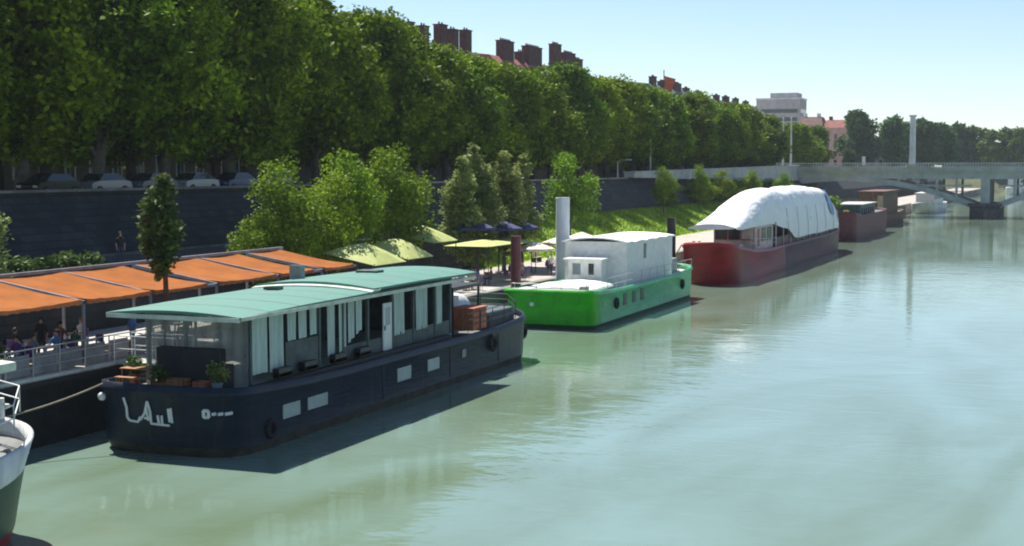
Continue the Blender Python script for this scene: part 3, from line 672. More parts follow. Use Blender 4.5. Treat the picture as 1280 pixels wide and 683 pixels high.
for xx in (-1.3, .1, 1.2): b.box(xx,xx+.07,cy0,cy0+.07,2.35,4.94)
b.build('cabin_frame', 'cabin', bb)
for y0, y1, z1 in ((53.5,57,3.0),(58.1,64.4,3.05),(48.7,51.3,3.7)): MB().box(cx1-.1,cx1-.04,y0-oy,y1-oy,2.35,z1).build('side_boarding', 'cabin', bb)
# curtains
def wavy(y0, y1, z0, z1, z0b=None, amp=.05, x=None):
    x = cx1-.02 if x is None else x; n = max(4, int((y1-y0)/.12)); z0b = z0 if z0b is None else z0b
    r1 = [(x+amp*math.sin(i*1.9)+.012*math.sin(i*.7), y0+(y1-y0)*i/n-oy, z1) for i in range(n+1)]
    r0 = [(x+amp*1.3*math.sin(i*1.9+.3)+.02*math.sin(i), y0+(y1-y0)*i/n-oy, z0+(z0b-z0)*i/n) for i in range(n+1)]
    return MB().grid([r1, r0])
for (y0, y1, z0, z1, zb) in ((46.2,47.25,2.75,4.92,None),(47.45,48.45,2.7,4.92,None),(48.8,49.5,3.75,4.92,None),(49.65,50.4,3.75,4.92,None),(50.55,51.15,3.8,4.92,None),
        (52.0,52.75,2.75,4.92,None),(53.0,53.55,2.8,4.92,3.0),(53.8,54.3,3.1,4.92,3.3),(54.5,55.1,3.4,4.92,3.6),(58.2,59.35,2.95,4.92,None),(60.5,61.75,2.95,4.92,None),(62.8,63.6,3.0,4.92,None)):
    wavy(y0, y1, z0, z1, zb).build('curtain', 'curtain', bb)
dr = MB().box(cx1+.0,cx1+.05,57.0-oy,57.85-oy,2.35,4.5).build('door', 'offwhite', bb); MB().box(cx1+.05,cx1+.09,57.1-oy,57.16-oy,3.3,3.5).build('handle', 'blackp', dr); MB().box(cx1+.051,cx1+.056,57.2-oy,57.7-oy,3.5,4.3).build('pane', 'glasspale', dr)
# clear plastic front
b = MB(); n = 44
r1 = [(cx0+(cx1-cx0)*i/n, cy0-.05+.03*math.sin(i*1.1), 4.95) for i in range(n+1)]; r0 = [(cx0+(cx1-cx0)*i/n, cy0-.05+.05*math.sin(i*1.1+.5), 2.4) for i in range(n+1)]
b.grid([r1, r0]); b.build('plastic_curtain', 'plastic', bb)
b = MB(); r1 = [(cx0-.02+.02*math.sin(i), cy0+i*.25, 4.95) for i in range(25)]; r0 = [(cx0-.02+.04*math.sin(i+.4), cy0+i*.25, 2.4) for i in range(25)]; b.grid([r1, r0]); b.build('plastic_curtain', 'plastic', bb)
b = MB(); b.box(-1.25,1.55,cy0-.55,cy0-.12,2.3,3.75); b.build('bar_counter', 'dark', bb, bevel=.02)
b = MB(); b.box(1.5,1.9,cy0-.8,cy0-.15,2.3,3.2); b.build('side_locker', 'blackp', bb)
# roof in two canopies with an arched skin
def canopy(y0, y1, x0, x1, z0, z1, name, m, crown=.18, th=.1, nx=10, ny=12):
    b = MB(); top = []; bot = []
    for j in range(ny+1):
        v_ = j/ny; yy = y0+(y1-y0)*v_-oy; zz = z0+(z1-z0)*v_
        top.append([(x0+(x1-x0)*i/nx, yy, zz+crown*(1-(2*i/nx-1)**2)+.025*math.sin(v_*ny*PI*.9)**2) for i in range(nx+1)])
    bot = [[(x, y_, z-th) for x, y_, z in r] for r in top]
    b.grid(top); b.grid([list(reversed(r)) for r in bot])
    for r, q in ((top[0], bot[0]), (bot[-1], top[-1])): b.grid([r, q], False)
    b.grid([[r[0] for r in bot], [r[0] for r in top]], False); b.grid([[r[-1] for r in top], [r[-1] for r in bot]], False)
    return b.build(name, m, bb)
canopy(44.3,55.4,-2.65,3.15,5.12,5.22,'roof','teal',.16)
canopy(54.9,66.2,-2.65,3.15,5.36,5.30,'roof','teal',.22)
canopy(54.55,55.5,-2.7,3.2,5.24,5.30,'roof_seam','tealedge',.19,.06)
b = MB(); b.box(3.1,3.2,44.4-oy,66-oy,4.98,5.12); b.box(-2.6,3.15,44.25-oy,44.35-oy,4.94,5.1); b.build('roof_edge_board', 'tealedge', bb)
for q, yq in enumerate((46.4,48.6,50.8,53.0,57.2,59.6,62.0,64.2)):
    fr_ = yq < 54.8; z0 = (5.12+.1*(yq-44.3)/11.1) if fr_ else (5.36-.06*(yq-54.9)/11.3); cr_ = .16 if fr_ else .22
    rws = [[(-2.65+5.8*i/10, yq+d-oy, z0+cr_*(1-(2*i/10-1)**2)+.035) for i in range(11)] for d in (0, .05)]
    MB().grid(rws).build('roof_batten', 'teal', bb)
hp = MB(); hp.box(-.6,.5,60.4-oy,61.2-oy,5.5,5.68); hp.build('roof_hatch', 'cabin', bb, bevel=.03)
MB().box(-.9,-.2,52.6-oy,53.1-oy,5.36,5.47).build('roof_hatch', 'glass', bb, bevel=.02)
MB().box(-2.2,-1.6,57.0-oy,57.4-oy,5.45,6.1).build('roof_vent', 'glasspale', bb, bevel=.03)
# gunwale clutter and stern gear
railing(bb, 'stern_railing', 'blackp', [(2.85,65.8-oy,2.3),(2.85,72.3-oy,2.4),(1.6,74.2-oy,2.6),(-1.6,74.2-oy,2.6),(-2.55,72.3-oy,2.4),(-2.55,65.8-oy,2.3)], .9)
b = MB(); b.box(-2.0,2.0,65.9-oy,69.5-oy,4.35,4.5); 
for xx in (-1.95, 1.85):
    for yy in (66, 69.35): b.box(xx,xx+.1,yy-oy,yy-oy+.1,2.0,4.35)
b.build('stern_awning', 'blackp', bb)
MB().box(-2.3,2.3,70-oy,73.6-oy,1.9,2.9).build('stern_house', 'cabin', bb, bevel=.08)
MB().box(.2,1.4,66.8-oy,68-oy,2.0,3.9).build('wheel_locker', 'offwhite', bb, bevel=.03)
b = MB(); b.box(2.52,2.85,cy0,63.8-oy,2.1,2.4); b.build('walkway_ledge', 'dark', bb)
for (yy) in (47.5, 49.5, 52, 54.2):
    b = MB()
    for q in range(3): b.box(cx1+.08,cx1+.36,yy-oy,yy-oy+1.0,2.46+q*.01,2.5+q*.17)
    b.build('storage_box', 'blackp', bb, bevel=.03)
# things standing on the barge
t = empty('crate', (ox+2.2, 66.6, 2.25), 'terracotta orange crate standing at the side near the stern of the navy barge', 'crate')
b = MB(); b.box(-.6,.6,0,1.8,.02,1.1); b.build('body', 'rust', t, bevel=.05)
b = MB(); b.box(-.64,.64,-.04,1.84,1.1,1.17); b.build('lid', 'rust', t)
b = MB(); b.box(.602,.63,.85,.95,.05,1.05); b.box(-.05,.05,-.03,-.002,.05,1.05); b.build('strap', 'wood', t)
t = empty('round_tent', (ox-.4, 70.6, 2.9), 'small pale grey covered load on the stern house of the navy barge', 'covered load')
b = MB(); rows = []
for i in range(7):
    u = i/6; r_ = 1.0*math.cos(u*PI/2)**.6; rows.append([((r_*(1+.06*math.sin(5*a)))*math.cos(a)*1.2, (r_*(1+.06*math.sin(5*a)))*math.sin(a)*1.1, .9*math.sin(u*PI/2)+.02*math.sin(7*a)) for a in [2*PI*k/20 for k in range(20)]])
b.grid(rows, True, True); b.build('cover', 'offwhite', t)
def table(x, y, z, label, rz=0, m='wood', w_=.7, d_=.7, h=.74, grp=None, bench=False):
    t = empty('bench' if bench else 'table', (x, y, z), label, 'bench' if bench else 'table', grp, rz)
    MB().box(-w_/2,w_/2,-d_/2,d_/2,h-.04,h).build('seat' if bench else 'tabletop', m, t)
    for sx in (-1, 1):
        for sy in (-1, 1): MB().box(sx*(w_/2-.07)-.025,sx*(w_/2-.07)+.025,sy*(d_/2-.07)-.025,sy*(d_/2-.07)+.025,0,h-.04).build('leg', m, t)
    return t
fd = 2.25
table(ox-1.6, 45.0, fd, 'varnished wooden table on the fore deck of the navy barge', 0, 'wood', 1.5, .7, .74)
table(ox-1.5, 44.45, fd, 'long wooden bench in front of the wooden table on the fore deck', 0, 'wood', 1.7, .3, .45, None, True)
def crate(x, y, z, w_, d_, h, m, lab):
    t = empty('crate', (x, y, z), lab, 'crate'); b = MB()
    for q in range(4): b.box(-w_/2,w_/2,-d_/2,-d_/2+.03,q*h/4+.01,(q+1)*h/4-.02); b.box(-w_/2,w_/2,d_/2-.03,d_/2,q*h/4+.01,(q+1)*h/4-.02); b.box(-w_/2,-w_/2+.03,-d_/2,d_/2,q*h/4+.012,(q+1)*h/4-.022); b.box(w_/2-.03,w_/2,-d_/2,d_/2,q*h/4+.012,(q+1)*h/4-.022)
    b.build('slatted_sides', m, t); MB().box(-w_/2+.04,w_/2-.04,-d_/2+.04,d_/2-.04,0,h*.8).build('contents', 'brownc', t)
crate(ox+.2, 44.6, fd, 1.0, .5, .5, 'wood', 'wooden slatted crate before the black counter on the fore deck')
crate(ox+1.2, 44.8, fd, .6, .5, .42, 'rust', 'small reddish crate beside the wooden crate on the fore deck')
def potted(x, y, z, s, lab, leafm='leafdark', potm='rust', seed=1, h=.7):
    t = empty('potted_plant', (x, y, z), lab, 'potted plant', None)
    MB().cyl((0,0,0),(0,0,.38*s),.16*s,.24*s,n=12).build('pot', potm, t)
    me = crown_mesh(seed, [(0,0,.38*s+h*s*.5,.42*s,.42*s,h*s*.55),(.15*s,.1*s,.38*s+h*s*.35,.3*s,.3*s,h*s*.4),(-.15*s,0,.38*s+h*s*.7,.25*s,.25*s,h*s*.35)], 500, .08*s, 'foliage'); me.materials.append(M[leafm])
    o = bpy.data.objects.new('foliage', me); col.objects.link(o); o.parent = t
potted(ox-.35, 44.35, fd, .9, 'leafy plant in a clay pot between bench and crate on the fore deck', 'leafdark', seed=3)
potted(ox+1.75, 44.95, fd, 1.0, 'potted plant at the bow corner by the black locker', 'leafgrey', 'glasspale', seed=4)
potted(ox-2.2, 45.4, fd, 1.0, 'potted plant left of the wooden table on the fore deck', 'leafdark', seed=5)
# mooring ropes
def rope(p, q, sag, lab):
    b = MB(); pts = []
    for i in range(17):
        u = i/16; v_ = Vector(p).lerp(Vector(q), u); v_.z -= sag*4*u*(1-u); pts.append(v_)
    b.tube(pts, .035); o = b.build('mooring_rope', 'rope'); tag(o, lab, 'rope', None)
rope((ox-2.5, 44.2, 2.55), (-37.0, 38.5, 1.4), .3, 'slack mooring rope from the navy bow towards the dark pontoon')

# ---- pontoon terrace with orange awnings
px0, px1 = -42.3, -36.2
pt = empty('terrace_pontoon', (0, 0, 0), 'long dark floating pontoon carrying the restaurant terrace', 'pontoon')
b = MB(); b.box(px0,px1,22,72,-.6,2.3); b.build('hull', 'blackp', pt); MB().box(px0-.05,px1+.08,21.9,72.1,2.3,2.5).build('rubbing_strake', 'dark', pt)
MB().box(px0,px1,22,72,2.5,2.7).build('deck', 'decklight', pt)
railing(pt, 'railing', 'steel', [(px1-.05,22,2.7),(px1-.05,72,2.7)], 1.05, 3, 1.5, .028)
b = MB(); rr2 = random.Random(9); y = 22.3
while y < 51:
    b.box(px1-.12,px1-.09,y,y+1.25,2.78,3.55); y += 1.5
b.build('railing_screen', 'greyc', pt)
MB().box(px1-.02,px1+.05,22,72,2.56,2.66).build('edge_rail', 'offwhite', pt)
DZ = 2.7
pg = empty('pergola', (0, 0, DZ), 'steel pergola with a row of orange awnings over the terrace tables', 'pergola')
bays = [(27.2,33.8,0),(34.1,40.8,0),(41.15,47.0,0),(47.3,51.6,0),(51.8,55.9,0),(56.9,62.0,1),(62.4,65.8,0),(66.9,70.2,2)]
fz, bz = 5.25-DZ, 5.95-DZ
b = MB(); b.box(-41.75,-41.6,26.8,70.6,bz-.02,bz+.12); b.box(-37.1,-37.0,26.8,70.6,fz-.2,fz-.08)
for y0, y1, _ in bays:
    for yy in (y0-.12,): b.add([(-41.7,yy,bz-.15),(-37.0,yy,fz-.2),(-37.0,yy+.1,fz-.2),(-41.7,yy+.1,bz-.15),(-41.7,yy,bz),(-37.0,yy,fz-.06),(-37.0,yy+.1,fz-.06),(-41.7,yy+.1,bz)], [(0,3,2,1),(4,5,6,7),(0,1,5,4),(1,2,6,5),(2,3,7,6),(3,0,4,7)])
b.build('frame', 'greyc', pg)
for y0, y1, _ in bays:
    for xx in (-41.7, -37.1): MB().box(xx,xx+.1,y0-.13,y0-.03,0,(fz if xx > -40 else bz)-.1).build('post', 'greyc', pg)
for y0, y1, k in bays:
    b = MB(); rows = []
    for i in range(9):
        u = i/8; rows.append([(-41.65+4.7*u, y0+(y1-y0)*v_/10, bz+(fz-bz)*u-.07*math.sin(PI*v_/10)*(1+.3*math.sin(u*3))-.10*math.sin(PI*u)+.015*math.sin(v_*3.1+u*7)) for v_ in range(11)])
    b.grid(rows); o = b.build('awning_cloth', 'orange', pg)
    s = MB(); n = 20; s.grid([[(-36.93,y0+(y1-y0)*i/n,fz-.01-.07*math.sin(PI*i/n)) for i in range(n+1)], [(-36.91,y0+(y1-y0)*i/n,fz-.16-.06*abs(math.sin(i*PI/2))) for i in range(n+1)]]); s.build('valance', 'orangedk', o)
# planter and young tree's box
t = empty('planter', (-36.75, 52.4, DZ-.02), 'small square planter holding the reddish young tree', 'planter')
b = MB(); b.box(-.3,.3,-.4,-.36,.02,.5); b.box(-.3,.3,.36,.4,.02,.5); b.box(-.34,-.3,-.4,.4,.02,.5); b.box(.3,.34,-.4,.4,.02,.5); b.build('box', 'wood', t); MB().box(-.3,.3,-.36,.36,.02,.42).build('soil', 'brownc', t)
potted(-37.2, 40.6, DZ, 1.9, 'large bushy shrub in a pot at the left edge of the terrace', 'leafdark', 'wood', 8, .8)
potted(-37.4, 42.4, DZ, 1.25, 'medium shrub in a pot beside the large shrub on the terrace', 'leafdark', 'wood', 9, .7)
# gangway from the terrace to the barge
gw = empty('gangway', (-36.2, 48.6, 2.7), 'narrow gangway with white rails between terrace and navy barge', 'gangway')
MB().box(-.1,3.1,-.6,.6,-.12,-.02).build('walkway', 'decklight', gw); railing(gw, 'handrail', 'white', [(0,-.58,-.02),(3.0,-.58,-.02)], 1.05, 2, 1); railing(gw, 'handrail', 'white', [(0,.58,-.02),(3.0,.58,-.02)], 1.05, 2, 1)

# ---- left boat, only its end in view: bow points away up the river
lb = empty('green_and_white_boat', (-29.6, 33.7, 0), 'white boat with dark green and red lower hull cut by the left edge', 'boat')
L2, W2 = 24, 5.6
def rot(r): return [(-x, -y_, z) for x, y_, z in r]
zt2 = sheer(2.5, 3.15, 3, L2, .25)
lv = [(B(-.8), 6, 2, .3, 1.2), (B(.0), 4.5, 2, .08, .7), (lambda s: .35+.1*max(0,1-s/6), 4.2, 2, .04, .55), (lambda s: 1.5+.75*max(0,1-s/6), 3.6, 2, 0, .25), (lambda s: zt2(s), 3.1, 2, -.02, 0), (lambda s: zt2(s)+.06, 3.1, 2, .08, .1), (lambda s: zt2(s)-.45, 3.1, 2, .1, .1)]
rg = [rot(r) for r in hull_rings(L2, W2, 2.1, 2.5, lv)]
hull_part('lower_hull', 'redtrim', lb, rg[:3]); hull_part('middle_hull', mat('bottle green hull paint', (.015, .06, .035), .4), lb, rg[2:4]); hull_part('upper_hull', 'offwhite', lb, rg[3:]); deck_part('deck', 'deck', lb, rg[-1])
railing(lb, 'bow_railing', 'white', [(2.6,-5,2.9),(2.3,-2,3.2),(1.4,-.7,3.5),(0,-.3,3.6)], .75, 2, 1.2)
MB().cyl((.9,-.9,3.3),(.9,-.9,3.9),.1,.1).cyl((.6,-.9,3.7),(1.2,-.9,3.7),.05).build('bollard', 'white', lb)
b = MB(); b.box(-2.3,1.5,-16,-4.3,2.3,4.7); b.build('cabin', 'white', lb, bevel=.05)
b = MB(); b.add([(-2.6,-16.5,4.9),(1.75,-16.5,4.75),(1.85,-1.3,4.8),(-2.6,-1.3,5.0),(-2.6,-16.5,5.15),(1.75,-16.5,5.0),(1.85,-1.3,5.05),(-2.6,-1.3,5.25)],[(0,3,2,1),(4,5,6,7),(0,1,5,4),(1,2,6,5),(2,3,7,6),(3,0,4,7)]); b.build('cabin_roof', 'tealedge', lb, bevel=.04)
for xx in (-2.4, 1.7): MB().cyl((xx,-2.4,2.9),(xx,-2.4,4.8),.05).build('awning_post', 'white', lb)
for q in range(4): MB().box(1.502,1.53,-15+q*2.7,-13.2+q*2.7,3.1,4.0).build('window', 'glass', lb)

# ---- green barge
gx, gy = -32.15, 87.8
gb = empty('green_barge', (gx, gy, 0), 'bright green barge with a white deckhouse, sides paled by painted-in reflection', 'barge')
L, W = 27.2, 6.2
zt = sheer(2.3, 2.6, 2.7, L)
lv = [(B(-1), 3.5, 3, .3, .8), (B(0), 2.2, 2.6, .05, .3), (B(.28), 2.0, 2.4, 0, .22), (lambda s: zt(s)-.3, 1.5, 2, 0, .02), (lambda s: zt(s)-.26, 1.5, 2, -.07, -.07), (lambda s: zt(s)-.12, 1.5, 2, -.07, -.07), (lambda s: zt(s)-.1, 1.5, 2, 0, 0), (zt, 1.5, 2, 0, 0), (zt, 1.4, 1.9, .12, .12), (lambda s: zt(s)-.4, 1.4, 1.9, .12, .12)]
rg = hull_rings(L, W, 7, 3, lv)
hull_part('hull_bottom', 'greenb', gb, rg[:3])
# bow plating saturated green, sides coloured paler to stand for reflected sky and bounce light: cut the same shell at the bow corner
def cut(rings, lo, hi): 
    n = len(rings[0]); 
    return rings
half = 15
n = len(rg[0])
bowidx = list(range(n-half+1, n))+list(range(0, half))
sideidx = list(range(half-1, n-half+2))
b = MB(); b.grid([[r[i] for i in bowidx] for r in rg[2:]], True); b.build('bow_plating', 'greenh', gb)
b = MB(); b.grid([[r[i] for i in sideidx] for r in rg[2:]], True); b.build('side_plating', 'greenbounce', gb)
deck_part('deck', 'decklight', gb, rg[-1])
for yy in (7.0, 9.2, 11.2): MB().box(W/2+.002,W/2+.04,yy,yy+.8,1.05,1.85).build('porthole', 'blackp', gb, bevel=.01)
for yy in (2.6, 4.2): MB().box(W/2+.002,W/2+.03,yy,yy+.3,1.35,1.6).build('hawse_hole', 'glass', gb)
MB().cyl((-1.0,-.05,1.6),(-1.0,.15,1.6),.14,n=10).build('bow_eye', 'white', gb)
b = MB(); b.box(-2.55,2.15,10.9,23.3,1.9,5.2); b.build('deckhouse_wall', 'white', gb, bevel=.05)
b = MB(); rows = []
for j in range(15):
    v_ = j/14; rows.append([(-2.7+5.0*i/8, 10.7+12.9*v_, 5.2+.32*(1-(2*i/8-1)**2)*(1-.35*v_)+.05*math.sin(j*2.2)) for i in range(9)])
low = [[(x, y_, z-.1) for x, y_, z in r] for r in rows]
b.grid(rows); b.grid([r[::-1] for r in low]); b.grid([rows[0], low[0]], False); b.grid([low[-1], rows[-1]], False); b.grid([[r[0] for r in low],[r[0] for r in rows]], False); b.grid([[r[-1] for r in rows],[r[-1] for r in low]], False)
b.build('deckhouse_roof', 'tarp', gb)
MB().box(2.152,2.18,15.2,15.8,3.8,4.9).build('window', 'glass', gb); MB().box(2.152,2.18,20.8,21.5,2.4,4.3).build('door', 'white', gb)
b = MB(); b.box(-1.75,.75,9.3,10.88,1.9,3.95); b.build('fore_cabin', 'white', gb, bevel=.04)
b = MB(); b.box(-2.0,.95,8.9,10.88,3.95,4.07); b.build('fore_cabin_roof', 'white', gb, bevel=.03)
MB().box(-.2,.2,9.27,9.298,2.9,3.7).build('window', 'glass', gb); MB().box(-1.4,-.8,9.27,9.298,2.9,3.7).build('window', 'glasspale', gb)
rows = [[(-1.9+3.8*i/8, 2.6+5.9*j/8, 2.35+.42*math.sin(PI*i/8)**.5*math.sin(PI*(j+.6)/9.2)**.5+.03*math.sin(i*2.3+j*1.7)) for i in range(9)] for j in range(9)]
b = MB(); b.grid(rows); b.grid([[(x,y_,2.2) for x,y_,z in rows[0]], rows[0]]); b.grid([[(r[-1][0],r[-1][1],2.2) for r in rows],[r[-1] for r in rows]]); b.grid([[r[0] for r in rows],[(r[0][0],r[0][1],2.2) for r in rows]]); b.build('foredeck_cover', 'tarp', gb)
b = MB(); b.box(-2.9,-2.1,1.2,8.5,2.15,2.4); b.build('foredeck_locker', 'white', gb, bevel=.03)
MB().box(1.7,2.2,1.6,2.2,1.9,2.7).build('foredeck_winch', 'greyc', gb, bevel=.05)
railing(gb, 'side_railing', 'steel', [(W/2-.2,4,2.2),(W/2-.2,26.5,2.2)], .9, 2, 2)
MB().box(-2,1.8,24.4,26.2,2,3.2).build('stern_locker', 'greyc', gb, bevel=.04)

for yy in (5.2, 22.6):
    b = MB()
    for k in range(14):
        a0 = 2*PI*k/14; a1 = 2*PI*(k+1)/14; b.cyl((0, .3*math.cos(a0), .3*math.sin(a0)), (0, .3*math.cos(a1), .3*math.sin(a1)), .1, n=7)
    t = b.build('tyre_fender', 'tyre', None, loc=(gx+W/2+.1, gy+yy, 1.35)); tag(t, 'black tyre on the side of the green barge, %s from its bow' % {5.2:'nearer',22.6:'farther'}[yy], 'tyre', 'tyre fenders of the green barge')
railing(gb, 'bow_railing', 'steel', [(-2.6,1.0,2.2),(-2.6,.5,2.2),(2.6,.5,2.2),(2.6,1.0,2.2)], .7, 2, 1.3)
# ---- mooring piles
def pile(x, y, r, h, m, lab, band=None):
    t = empty('mooring_pile', (x, y, -2), lab, 'mooring pile', 'mooring piles')
    MB().cyl((0,0,0),(0,0,h+2),r,r,n=20).build('tube', m, t)
    MB().cyl((0,0,h+2),(0,0,h+2.08),r*1.06,r*1.02,n=20).build('cap', m, t)
pile(-36.1, 102.2, .52, 8.2, 'pilegrey', 'tall pale grey steel pile behind the green barge')
pile(-36.3, 93.0, .36, 5.7, 'pilered', 'dark red steel pile beside the bow of the green barge')
pile(-36.0, 132.9, .42, 5.7, 'pileblack', 'black steel pile between the green and the red barge')

# ---- red barge with white tarpaulin
rx, ry = -31.05, 125.4
rb = empty('red_barge', (rx, ry, 0), 'long dark red barge with white tarpaulins over its hold', 'barge')
L, W = 64, 5.1
zt = sheer(2.5, 3.9, 3.0, L, .28, .12)
lv = [(B(-1), 6, 4, .3, 1.6), (B(0), 4.4, 3.6, .06, .9), (B(.5), 4.2, 3.5, 0, .75), (lambda s: zt(s)-.35, 3.6, 3, 0, .05), (lambda s: zt(s)-.3, 3.6, 3, -.07, -.05), (lambda s: zt(s)-.16, 3.6, 3, -.07, -.05), (lambda s: zt(s)-.12, 3.6, 3, 0, 0), (zt, 3.6, 3, 0, 0), (zt, 3.5, 2.9, .12, .12), (lambda s: zt(s)-.4, 3.5, 2.9, .12, .12)]
rg = hull_rings(L, W, 2.3, 2.3, lv); n = len(rg[0])
h2 = 18
bi = list(range(n-h2+1, n))+list(range(0, h2)); si = list(range(h2-1, n-h2+2))
MB().grid([[r[i] for i in bi] for r in rg], True).build('bow_plating', 'red', rb)
MB().grid([[r[i] for i in si] for r in rg], True).build('side_plating', 'redside', rb)
deck_part('deck', 'deck', rb, rg[-1])
b = MB(); b.box(-2.05,2.1,12.5,21,2.3,4.9); b.build('wheelhouse_wall', 'pink', rb, bevel=.04)
for xx in (-1.85, -.55, .75):
    f = MB().box(xx,xx+1.1,12.45,12.498,3.6,4.6).build('window', 'glass' if xx < 0 else 'pink', rb); MB().box(xx-.06,xx+1.16,12.46,12.495,3.5,3.6).box(xx-.06,xx,12.46,12.495,3.6,4.6).box(xx+1.1,xx+1.16,12.46,12.495,3.6,4.6).build('window_frame', 'redtrim', f)
MB().box(2.102,2.13,13.2,14.2,2.9,4.6).build('door', 'redtrim', rb)
for y0 in (15.0, 17.8): MB().box(2.102,2.13,y0,y0+2.2,3.3,4.6).build('window', 'glass', rb)
b = MB(); b.box(-1.6,-.3,6.6,7.9,2.5,3.5); b.build('foredeck_locker', 'redtrim', rb, bevel=.04)
b = MB(); b.box(.5,1.5,8.2,9.6,2.5,3.3); b.build('hatch_cover', 'pink', rb, bevel=.04)
# tarpaulin lofted over the hoops
def tarpsec(y_, zr, wtop, wbot, zb, seed):
    r = random.Random(seed); pts = []
    prof = [(-wbot,zb),(-wbot*.99,zb+(zr-zb)*.35),(-wtop-.1,zb+(zr-zb)*.74),(-wtop*.85,zb+(zr-zb)*.92),(-wtop*.3,zr),(wtop*.2,zr),(wtop*.72,zb+(zr-zb)*.95),(wtop+.05,zb+(zr-zb)*.78),(wbot*.99,zb+(zr-zb)*.36),(wbot,zb)]
    for k, (x, z) in enumerate(prof): pts.append((x+r.uniform(-.06,.06), y_, z+(r.uniform(-.07,.07) if 0 < k < 9 else r.uniform(-.06, .06))))
    return pts
secs = []
yy = [12.0,13,14.5,16,18,20,22,24,27,30,33,36,39,42,45,48,51,54,57,59.5,60.8,61.6]
zr_ = [5.25,5.55,6.0,6.6,7.3,7.8,8.2,8.45,8.45,8.4,8.45,8.5,8.5,8.55,8.5,8.5,8.4,8.4,8.3,8.1,7.2,5.6]
secs = []
yy = [3.0,6,9,12,15,18,21,24,27,30,33,36,39,42,45,48,51,54,56.5,58.5,60.2,61.6]
zr_ = [5.4,5.8,6.35,7.0,7.55,7.95,8.3,8.45,8.4,8.2,8.4,8.55,8.35,8.55,8.35,8.4,8.15,8.25,7.9,7.4,6.9,6.4]
for i, (a, z) in enumerate(zip(yy, zr_)):
    zb = 4.85 if a < 22 else (4.2 if a < 30 else 2.9)
    secs.append(tarpsec(a, z, min(1.9, 1.5+a*.012), 2.25 if a < 22 else (2.6 if a < 58 else 2.5), min(zb, z-.2), i))
b = MB(); b.grid(secs, True); b.add(secs[0], [tuple(range(10))]); b.add(secs[-1], [tuple(range(9,-1,-1))]); o = b.build('tarpaulin', 'tarp', rb)
sub = o.modifiers.new('sub', 'SUBSURF'); sub.levels = 3; sub.render_levels = 3
tx = bpy.data.textures.new('wrinkles', 'CLOUDS'); tx.noise_scale = 1.1; tx.noise_depth = 4; tx.noise_type = 'HARD_NOISE'
dm = o.modifiers.new('wr', 'DISPLACE'); dm.texture = tx; dm.strength = .18; dm.mid_level = .5
b = MB(); b.grid([[(x+.10, y_+.03, z+.04) for x, y_, z in r[6:9]] for r in secs[17:20]], True); o = b.build('blue_sheet', 'bluep', rb)
sub = o.modifiers.new('sub', 'SUBSURF'); sub.levels = 2; sub.render_levels = 2
dm = o.modifiers.new('wr', 'DISPLACE'); dm.texture = tx; dm.strength = .18; dm.mid_level = .42
b = MB()
for a in range(21, 62, 4): MB().box(2.3,2.42,a,a+.12,2.2,5.0).build('hoop_post', 'steel', rb)
b = MB(); b.box(2.15,2.28,21.1,61.0,2.1,3.4); b.box(-2.28,-2.15,20.4,61.4,2.1,3.4); b.build('hold_coaming', 'redside', rb)
for a in (26.5, 32.5, 38.5, 44.5, 50.5, 56.5): MB().tube([(2.62,a,3.1),(2.5,a+.4,2.5)], .025).tube([(2.62,a,3.1),(2.62,a+.05,4.2),(2.35,a+.05,6.3)], .025).build('lashing', 'rope', rb)
railing(rb, 'side_railing', 'offwhite', [(2.4,9,2.9),(2.4,21,2.5)], .9, 2, 2)
MB().cyl((-1.2,1.4,3.0),(-1.2,1.4,3.9),.14).cyl((-.7,1.4,3.0),(-.7,1.4,3.9),.14).build('bollard', 'redtrim', rb)
for xx in (-2.3,):
    MB().tube([(xx+.1,1.0,3.6),(xx-.3,.6,2.8),(xx-.4,.8,1.4)], .07).build('anchor_chain', 'tan', rb)
    MB().tube([(xx-.8,.6,1.5),(xx-.4,.75,1.1),(xx,.45,1.5)], .1).tube([(xx-.4,.75,1.1),(xx-.4,.8,2.1)], .09).build('anchor', 'offwhite', rb)

# ---- boats beyond
def small_barge(x, y, L, W, h, hm, label, sup, sm, rm, extra=None, bow=2.0, cat='barge', top=None):
    r = empty('moored_barge', (x, y, 0), label, cat, 'boats moored beyond the red barge')
    zt = sheer(h, h+.7, h+.3, L); lv = [(B(-1),4,3,.3,1),(B(0),3,2.5,.05,.4),(lambda s: zt(s)-.3,2.5,2,0,0),(zt,2.5,2,0,0),(zt,2.4,1.9,.12,.12),(lambda s: zt(s)-.3,2.4,1.9,.12,.12)]
    rg = hull_rings(L, W, bow, 2.2, lv); hull_part('hull', hm, r, rg[:3]); hull_part('gunwale', top or hm, r, rg[2:]); deck_part('deck', 'deck', r, rg[-1])
    y0, y1, z1 = sup
    MB().box(-W/2+.7,W/2-.6,y0,y1,h-.4,z1).build('cabin', sm, r, bevel=.05); MB().box(-W/2+.4,W/2-.3,y0-.4,y1+.4,z1,z1+.15).build('cabin_roof', rm, r, bevel=.03)
    q = y0+.8
    while q < y1-1.6: MB().box(W/2-.598,W/2-.57,q,q+1.2,z1-1.4,z1-.5).build('window', 'glass', r); q += 2.4
    return r
r = small_barge(-32.0, 207, 38, 5.2, 3.6, 'maroon', 'dark maroon barge with a teal cabin just beyond the white tarpaulin', (10,26,5.0), 'darkteal', 'decklight', top='maroon')
for k, (xx, yy, m, lab) in enumerate([(-.9,5.0,'redtrim','red barrel on the bow of the dark maroon barge'),(.6,5.4,'yellowc','yellow barrel on the bow of the dark maroon barge')]):
    t = MB().cyl((0,0,0),(0,0,1.0),.4,.4,n=14).cyl((0,0,.3),(0,0,.36),.43,.43,n=14).cyl((0,0,.64),(0,0,.7),.43,.43,n=14).build('barrel', m, None, loc=(-32.0+xx,207+yy,3.35)); tag(t, lab, 'barrel', 'barrels on the dark maroon barge')
